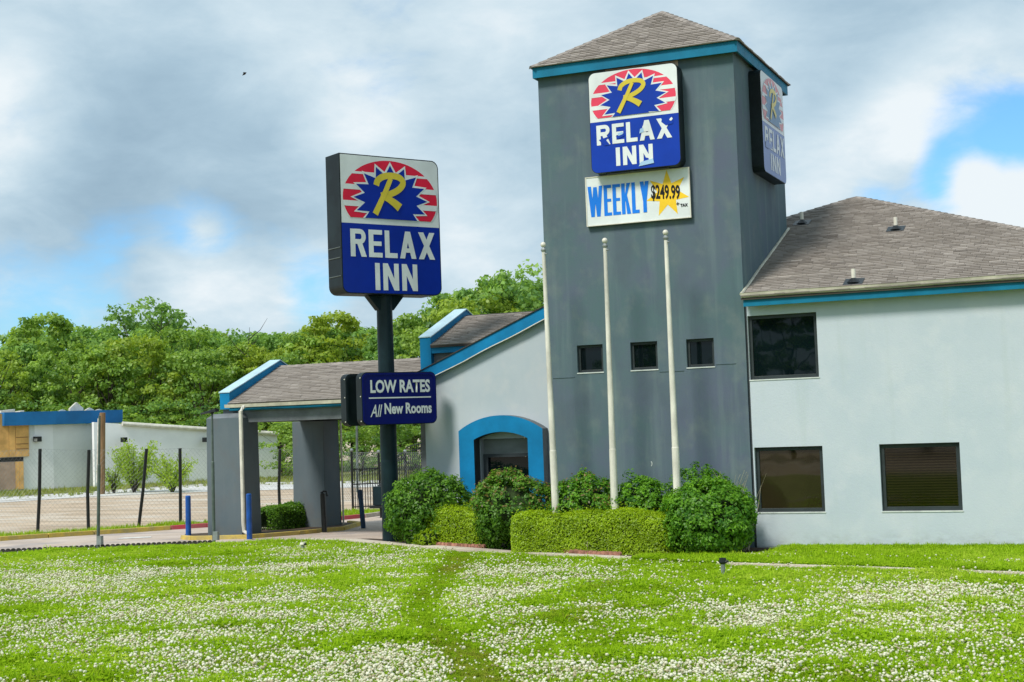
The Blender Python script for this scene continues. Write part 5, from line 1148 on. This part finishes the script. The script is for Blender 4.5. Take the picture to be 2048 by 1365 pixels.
front = [(-30, 700, 96, 1), (38, 690, 100, 3), (92, 628, 104, 0), (140, 700, 98, 8), (168, 655, 108, 4), (215, 690, 97, 9), (262, 672, 99, 1), (292, 602, 108, 5), (345, 655, 104, 8), (392, 700, 98, 1), (432, 662, 106, 5), (470, 690, 100, 0), (515, 672, 104, 3), (560, 690, 99, 8),
         (612, 668, 103, 9), (668, 625, 104, 0), (722, 650, 106, 4), (770, 672, 101, 3), (822, 640, 104, 9), (868, 660, 98, 1), (905, 588, 104, 3), (955, 600, 100, 8), (1002, 566, 104, 0), (1046, 545, 102, 5), (1090, 590, 103, 4), (1140, 620, 100, 1)]
back = [(-10, 690, 122, 4), (60, 662, 124, 3), (120, 650, 121, 4), (190, 655, 124, 0), (238, 650, 122, 4), (318, 645, 123, 3), (378, 665, 121, 4), (410, 660, 125, 0), (490, 672, 122, 4), (540, 665, 124, 3), (590, 662, 121, 4), (640, 655, 123, 0), (700, 655, 122, 3), (750, 660, 124, 4), (800, 650, 121, 0), (850, 630, 123, 4), (930, 595, 122, 0), (980, 585, 121, 4), (1030, 570, 124, 3), (1075, 590, 121, 4), (1130, 610, 124, 0)]
ORD = ['first', 'second', 'third', 'fourth', 'fifth', 'sixth', 'seventh', 'eighth', 'ninth', 'tenth', 'eleventh', 'twelfth', 'thirteenth', 'fourteenth', 'fifteenth', 'sixteenth', 'seventeenth', 'eighteenth', 'nineteenth', 'twentieth', 'twenty-first', 'twenty-second', 'twenty-third', 'twenty-fourth', 'twenty-fifth', 'twenty-sixth', 'twenty-seventh', 'twenty-eighth']
def where(px):
    return ('above the boarded plywood front' if px < 60 else 'above the blue fascia' if px < 235 else 'above the low white wing' if px < 420 else 'above the canopy roof' if px < 640 else 'behind the pole sign' if px < 800 else 'above the lobby roof' if px < 1095 else 'behind the tower')
def lay_row(lst, row, width):
    seen = {}
    for px, py, D, k in lst: seen.setdefault((where(px), k), []).append(px)
    for i, (px, py, D, k) in enumerate(lst):
        tree(px, py, D, k, width, f'{KTXT[k]} in the {row} row of the wood, {ORD[i]} from the left')
lay_row(front, 'front', 1.0); lay_row(back, 'rear', 1.15)
under = [(px, py, D, k) for px, py, D, k in ((-40, 800, 92, 6), (20, 790, 93, 7), (80, 800, 92, 6), (150, 795, 94, 7), (215, 790, 92, 6), (280, 800, 93, 6), (335, 790, 94, 7), (395, 815, 92, 6), (450, 800, 93, 7), (505, 810, 92, 6), (555, 800, 93, 7), (610, 805, 92, 6), (665, 790, 93, 6), (720, 800, 92, 7), (775, 790, 93, 6), (830, 800, 92, 6), (885, 790, 93, 7))]
lay_row(under, 'thicket', 1.5)
for i, (px, py, D, k) in enumerate(under): pass
for x_, y_, h_, k_ in ((-9, -66, 12, 4), (-1, -70, 14, 3), (8, -64, 11, 4), (16, -72, 13, 3), (27, -68, 10, 4), (40, -72, 12, 4), (-20, -70, 11, 3)):
    o = local_thing('tree', f'dark tree across the road mirrored in the windows, {ORD[int((x_+21)//8)]} of its row', 'tree', (x_, y_, -.03), random.uniform(0, 6.3), 'trees mirrored in the windows'); o.scale = (h_*1.1, h_*1.1, h_); link('crown', protos[k_][0], o); link('trunk', protos[k_][1], o)
# two bare dead trees show above the crowns
for px, base, D, lab in ((497, 760, 112, 'bare dead tree rising above the canopy roof'), (322, 720, 118, 'bare dead tree top right of the tallest tree')):
    T_ = ATD(px, 655 if px == 497 else 618, D); t = thing('dead_tree', lab, 'tree', (T_.x, T_.y, -.15)); r = np.random.default_rng(px); s = MB(); H_ = T_.z
    s.tube([(T_.x, T_.y, -.2), (T_.x-.2, T_.y, H_*.5), (T_.x-.1, T_.y, H_*.8), (T_.x+.1, T_.y, H_)], [.10, .07, .04, .012], 6); s.build('trunk', M['bark'], t); s = MB()
    for i in range(10): z = H_*r.uniform(.45, .95); a = r.uniform(0, 6.3); l = r.uniform(.6, 1.6); s.tube([(T_.x-.1, T_.y, z), (T_.x+l*.6*math.cos(a), T_.y+l*.6*math.sin(a), z+l*.5), (T_.x+l*math.cos(a), T_.y+l*math.sin(a), z+l*1.1)], [.04, .025, .008], 5)
    s.build('branch', M['bark'], t)
# young willowy trees by the white building
def sapling(px, ptop, base, hw, lab, seed, n):
    B_ = G(px, base); D = depth(B_); T_ = ATD(px, ptop, D); h = T_.z+.15; w = hw/FPX*D; r = np.random.default_rng(seed); t = thing('sapling', lab, 'young tree', tuple(B_), 'saplings by the white building'); s = MB(); P = []; Q = []
    for i in range(26):
        a = r.uniform(0, 6.3); e = r.uniform(.35, 1.)**.7; rad = w*r.uniform(.3, 1.); zt = h*e*(1-.25*(rad/w)**2)
        p = [Vector((B_.x, B_.y, B_.z-.1)), Vector((B_.x+rad*.35*math.cos(a), B_.y+rad*.35*math.sin(a), B_.z+zt*.5)), Vector((B_.x+rad*math.cos(a), B_.y+rad*math.sin(a), B_.z+zt))]
        s.tube(p, [.045, .025, .006], 5)
        m_ = n//26
        for k in range(m_):
            u = r.uniform(.35, 1.); q = p[0].lerp(p[1], u*2) if u < .5 else p[1].lerp(p[2], u*2-1); P.append((q.x+r.normal()*.16, q.y+r.normal()*.16, q.z+r.normal()*.14)); Q.append((r.normal()*.6, r.normal()*.6, r.normal()*.5+.4))
    s.build('stem', M['bark'], t); link('crown', leaves('crown', np.array(P), np.array(Q), .15*(.6+.8*r.random(len(P))), M['leaf_lime'], np.clip(r.normal(.5, .22, len(P)), 0, 1), .45), t)
sapling(268, 866, 985, 55, 'bushy bright green sapling with drooping twigs beside the timber pole', 3, 4200)
sapling(345, 902, 984, 62, 'wider paler sapling just right of the bushy one', 4, 2200)
sapling(228, 920, 986, 28, 'small low sapling hugging the timber pole', 6, 500)
# weeds: ground cover in front of the far building, on the verge and in the dirt
def tufts(name, pts, h, m, seed, lab, per=9):
    r = np.random.default_rng(seed); V = []; F = []; T_ = []
    for x, y, z, s in pts:
        tn = r.random()
        for _ in range(per):
            a = r.uniform(0, 6.3); l = h*s*r.uniform(.5, 1.); w = .018*(h/.3)**.5; dx, dy = math.cos(a), math.sin(a); bx_, by_ = x+r.normal()*.06*h/.3, y+r.normal()*.06*h/.3; i = len(V)
            V += [(bx_-dy*w, by_+dx*w, z), (bx_+dy*w, by_-dx*w, z), (bx_+dx*l*.45, by_+dy*l*.45, z+l)]; F.append((i, i+1, i+2)); T_.append(min(1, max(0, tn*.6+r.random()*.4)))
    o = link(name, np_mesh(name, V, F, m, T_)); return tag(o, lab, kind='stuff')
r = np.random.default_rng(8); pt = []
for _ in range(1500):
    q_ = r.uniform(-20, 900); w_ = max(0, 1-abs(r.normal())*.45); p = G(q_, np.interp(q_, [-20, 180, 420, 900], [1000, 990, 972, 962])-w_*14); pt.append((p.x, p.y, p.z-.02, r.uniform(.4, 1.3)))
pt = [q for q in pt if True]
tufts('weeds', pt, .26, M['weed'], 1, 'scattered weeds on the far strip by the white building')
pt = []
for _ in range(2200):
    i = r.integers(0, len(far_kerb)-6); a, c = Vector(far_kerb[i]), Vector(far_kerb[i+1]); t_ = r.random(); p = a.lerp(c, t_); d_ = (c-a).normalized(); n2 = Vector((-d_.y, d_.x)); off = .25+r.random()**1.3*2.2
    q = p+n2*off; pt.append((q.x, q.y, hz(q.y)+.04, r.uniform(.4, 1.2)))
tufts('verge_grass', pt, .17, M['hedge'], 2, 'uneven green grass on the verge behind the yellow kerb', 8)

# ------------------------------------------------------------------ lawn grass and clover flowers
def vnoise(x, y, s, seed):
    r = np.random.default_rng(seed); g = r.random((256, 256)); X, Y = x/s+100, y/s+100; i, j = np.floor(X).astype(int), np.floor(Y).astype(int); fx, fy = X-i, Y-j; fx, fy = fx*fx*(3-2*fx), fy*fy*(3-2*fy); w = lambda a, b_: g[a % 256, b_ % 256]
    return (w(i, j)*(1-fx)+w(i+1, j)*fx)*(1-fy)+(w(i, j+1)*(1-fx)+w(i+1, j+1)*fx)*fy
def fbm(x, y, s, seed): return .5*vnoise(x, y, s, seed)+.3*vnoise(x, y, s*.45, seed+1)+.2*vnoise(x, y, s*.2, seed+2)
def to_px(x, y, z):
    d = np.stack([x, y, z], 1)-CAM; w = d@FWD; return 1024+FPX*(d@RGT)/w, 682.5-FPX*(d@UPV)/w
LE = np.array([p for p in lawn_back]); 
def edge_y(x): return np.interp(x, LE[:, 0], LE[:, 1])
PATH = np.array([xy(G(*p)) for p in ((925, 1106), (905, 1135), (868, 1180), (838, 1225), (855, 1262), (905, 1300), (945, 1340), (985, 1400), (1010, 1500))])
def path_dist(x, y):
    best = np.full(len(x), 9.)
    for i in range(len(PATH)-1):
        a, c = PATH[i], PATH[i+1]; d = c-a; t = np.clip(((x-a[0])*d[0]+(y-a[1])*d[1])/(d@d), 0, 1); best = np.minimum(best, np.hypot(x-a[0]-d[0]*t, y-a[1]-d[1]*t))
    return best
def scatter(n, seed, ymin=-19.5):
    """Random points on the visible lawn, thinned with distance."""
    r = np.random.default_rng(seed); x = r.uniform(-24, 16, n); y = r.uniform(ymin, 2.6, n); px, py = to_px(x, y, np.zeros(n)); ok = (y < edge_y(x)-.03) & (px > -60) & (px < 2110) & (py < 1410)
    return x[ok], y[ok]
def points_object(name, x, y, z, scl, rot, tone, src, label):
    me = bpy.data.meshes.new(name); me.vertices.add(len(x)); me.vertices.foreach_set('co', np.stack([x, y, z], 1).astype(np.float32).ravel())
    for nm, v in (('scl', scl), ('rot', rot), ('tone', tone)): a = me.attributes.new(nm, 'FLOAT', 'POINT'); a.data.foreach_set('value', np.asarray(v, np.float32))
    o = link(name, me); ng = bpy.data.node_groups.new(name, 'GeometryNodeTree')
    ng.interface.new_socket('Geometry', in_out='INPUT', socket_type='NodeSocketGeometry'); ng.interface.new_socket('Geometry', in_out='OUTPUT', socket_type='NodeSocketGeometry')
    N = ng.nodes; L = ng.links.new; i, ou, ip, oi = N.new('NodeGroupInput'), N.new('NodeGroupOutput'), N.new('GeometryNodeInstanceOnPoints'), N.new('GeometryNodeObjectInfo'); oi.inputs['Object'].default_value = src
    def att(nm): k = N.new('GeometryNodeInputNamedAttribute'); k.data_type = 'FLOAT'; k.inputs['Name'].default_value = nm; return k.outputs[0]
    cx = N.new('ShaderNodeCombineXYZ'); L(att('rot'), cx.inputs[2]); L(i.outputs[0], ip.inputs['Points']); L(oi.outputs['Geometry'], ip.inputs['Instance']); L(att('scl'), ip.inputs['Scale']); L(cx.outputs[0], ip.inputs['Rotation']); L(ip.outputs[0], ou.inputs[0])
    md = o.modifiers.new('scatter', 'NODES'); md.node_group = ng; return tag(o, label, kind='stuff')
def inst_mat(name, ramp_cols, trans, rough=None):
    m, N, L, b = new_mat(name); out = N['Material Output']; N.remove(b)
    a = N.new('ShaderNodeAttribute'); a.attribute_name = 'tone'; a.attribute_type = 'INSTANCER'; rp = N.new('ShaderNodeValToRGB'); L(a.outputs['Fac'], rp.inputs[0]); e = rp.color_ramp.elements
    e[0].color = (*ramp_cols[0], 1); e[1].color = (*ramp_cols[-1], 1)
    for i, c in enumerate(ramp_cols[1:-1]): k = e.new((i+1)/(len(ramp_cols)-1)); k.color = (*c, 1)
    d = N.new('ShaderNodeBsdfDiffuse'); t = N.new('ShaderNodeBsdfTranslucent'); L(rp.outputs[0], d.inputs[0]); L(rp.outputs[0], t.inputs[0]); mx = N.new('ShaderNodeMixShader'); mx.inputs[0].default_value = trans; L(d.outputs[0], mx.inputs[1]); L(t.outputs[0], mx.inputs[2]); L(mx.outputs[0], out.inputs[0]); return m
M['blade'] = inst_mat('grass_blade', ((.36, .38, .05), (.28, .46, .012), (.39, .60, .024), (.52, .66, .07)), .52)
M['clover'] = inst_mat('clover_head', ((.46, .40, .24), (.74, .72, .52), (.84, .82, .66), (.88, .87, .76)), .3)
r = np.random.default_rng(3); V = []; F = []
for k in range(11):
    a = r.uniform(0, 6.3); l = r.uniform(.04, .085); w = .0065; bx_, by_ = r.normal()*.035, r.normal()*.035; dx, dy = math.cos(a), math.sin(a); lean = r.uniform(.15, .7); i = len(V)
    V += [(bx_-dy*w, by_+dx*w, 0), (bx_+dy*w, by_-dx*w, 0), (bx_+dx*l*lean*.4+dy*w*.8, by_+dy*l*lean*.4-dx*w*.8, l*.6), (bx_+dx*l*lean*.4-dy*w*.8, by_+dy*l*lean*.4+dx*w*.8, l*.6), (bx_+dx*l*lean, by_+dy*l*lean, l)]
    F += [(i, i+1, i+2, i+3)]; F += [(i+3, i+2, i+4, i+4)]
F = [f if f[2] != f[3] else f[:3] for f in F]
for k in range(7):     # round clover leaves lying in the tuft
    a = r.uniform(0, 6.3); bx_, by_, h = r.normal()*.04, r.normal()*.04, r.uniform(.02, .055); i = len(V); rr_ = r.uniform(.010, .016); tl = r.uniform(-.4, .4)
    V += [(bx_+rr_*math.cos(a+q*math.pi/3), by_+rr_*math.sin(a+q*math.pi/3), h+tl*rr_*math.cos(q*math.pi/3)) for q in range(6)]; F.append(tuple(range(i, i+6)))
gm = bpy.data.meshes.new('grass_tuft'); gm.from_pydata(V, [], F); gm.materials.append(M['blade']); gsrc = bpy.data.objects.new('grass_tuft', gm)
bm = bmesh.new(); bmesh.ops.create_icosphere(bm, subdivisions=2, radius=1.)
for v in bm.verts: q = 1+.16*random.uniform(-1, 1); v.co = Vector((v.co.x*.020*q, v.co.y*.020*q, .098+v.co.z*.0185*q))
n0 = len(bm.verts)
fm = bpy.data.meshes.new('clover_flower'); bm.to_mesh(fm); bm.free()
fm.materials.append(M['clover']); fsrc = bpy.data.objects.new('clover_flower', fm)
x, y = scatter(330000, 1); pd = path_dist(x, y); wob = .18+.14*vnoise(x, y, .7, 77); onp = np.clip(1-(pd-wob*.6)/(wob*.9), 0, 1)
patch = fbm(x, y, 2.2, 31); tone = np.clip(.60+(patch-.5)*1.1+r.normal(size=len(x))*.14-onp*.34, 0, 1)
scl = (.85+.34*r.normal(size=len(x))).clip(.4, 2.1)*(1-.35*onp)*(.75+.9*vnoise(x, y, .9, 9)**2)*np.clip(.35+(edge_y(x)-y)*1.2, .35, 1)
points_object('lawn_grass', x, y, np.full(len(x), .012), scl, r.uniform(0, 6.3, len(x)), tone, gsrc, 'bright green lawn grass and clover leaves in the foreground')
# flowers: dense drifts with bare green bands, none on the trodden path
x, y = scatter(1150000, 2); pd = path_dist(x, y); px, py = to_px(x, y, np.zeros(len(x))); wob = .10+.20*vnoise(x, y, .6, 78)
ca, sa = math.cos(YAW), math.sin(YAW); lx, ly = x*ca+y*sa, -x*sa+y*ca      # lawn axes seen across and along the view
den = fbm(lx*.55, ly, 1.5, 51)*.75+fbm(lx, ly, .7, 61)*.35
ed_ = edge_y(x)-y
thr = .36+.30*np.clip(1-(ed_-.5)/2.6, 0, 1)
p_ = np.clip((den-thr)/.36, 0.09, 1)*(.55+.45*vnoise(x, y, .22, 91))
p_ *= np.clip((pd-wob)/.34, .06, 1)
right = np.clip((px-1760)/260, 0, 1)*np.clip((py-1195)/60, 0, 1); p_ *= 1-.55*right
left_top = np.clip((640-px)/200, 0, 1)*np.clip((1150-py)/35, 0, 1); p_ *= 1-.9*left_top
mid_r = np.exp(-((px-1500)/260)**2-((py-1165)/26)**2); p_ *= 1-.85*mid_r
keep = r.random(len(x)) < p_*.95; x, y, px, py = x[keep], y[keep], px[keep], py[keep]
points_object('clover_flowers', x, y, np.full(len(x), .0)+r.normal(size=len(x))*.012, (.56+.19*r.normal(size=len(x))).clip(.26, 1.2), r.uniform(0, 6.3, len(x)), r.random(len(x)), fsrc, 'drifts of white clover flowers across the lawn')
print('flowers', len(x))
# the grass strip along the pale wall
n = 75000; x = r.uniform(2.75, 16, n); y = r.uniform(-7.2, -.05, n); E2 = np.array([xy(G(1300, 1124)), xy(G(1448, 1132))] + [p for p in shifted(e2, .11)]); ye = np.interp(x, E2[:, 0], E2[:, 1]); ok = (y > ye+.03) & ((x > 5.2) | (y < -1.95-(x < 4.5)*.1)); x, y = x[ok], y[ok]
tone = np.clip(.60+(fbm(x, y, 1.6, 35)-.5)*.8+r.normal(size=len(x))*.12, 0, 1)
points_object('strip_grass', x, y, np.full(len(x), .012), (1.15+.3*r.normal(size=len(x))).clip(.5, 2), r.uniform(0, 6.3, len(x)), tone, gsrc, 'longer green grass along the foot of the pale wall')
n = 2600; x = r.uniform(4.8, 12, n); t_ = r.random(n); ye = np.interp(x, E2[:, 0], E2[:, 1]); y = ye+1.35+r.normal(size=n)*.28; ok = (y < -.1) & (r.random(n) < (fbm(x, y, .8, 3)-.42)*1.6); x, y = x[ok], y[ok]
points_object('strip_flowers', x, y, np.zeros(len(x)), (.75+.15*r.normal(size=len(x))).clip(.5, 1.2), r.uniform(0, 6.3, len(x)), r.random(len(x)), fsrc, 'sparse white clover along the grass strip')
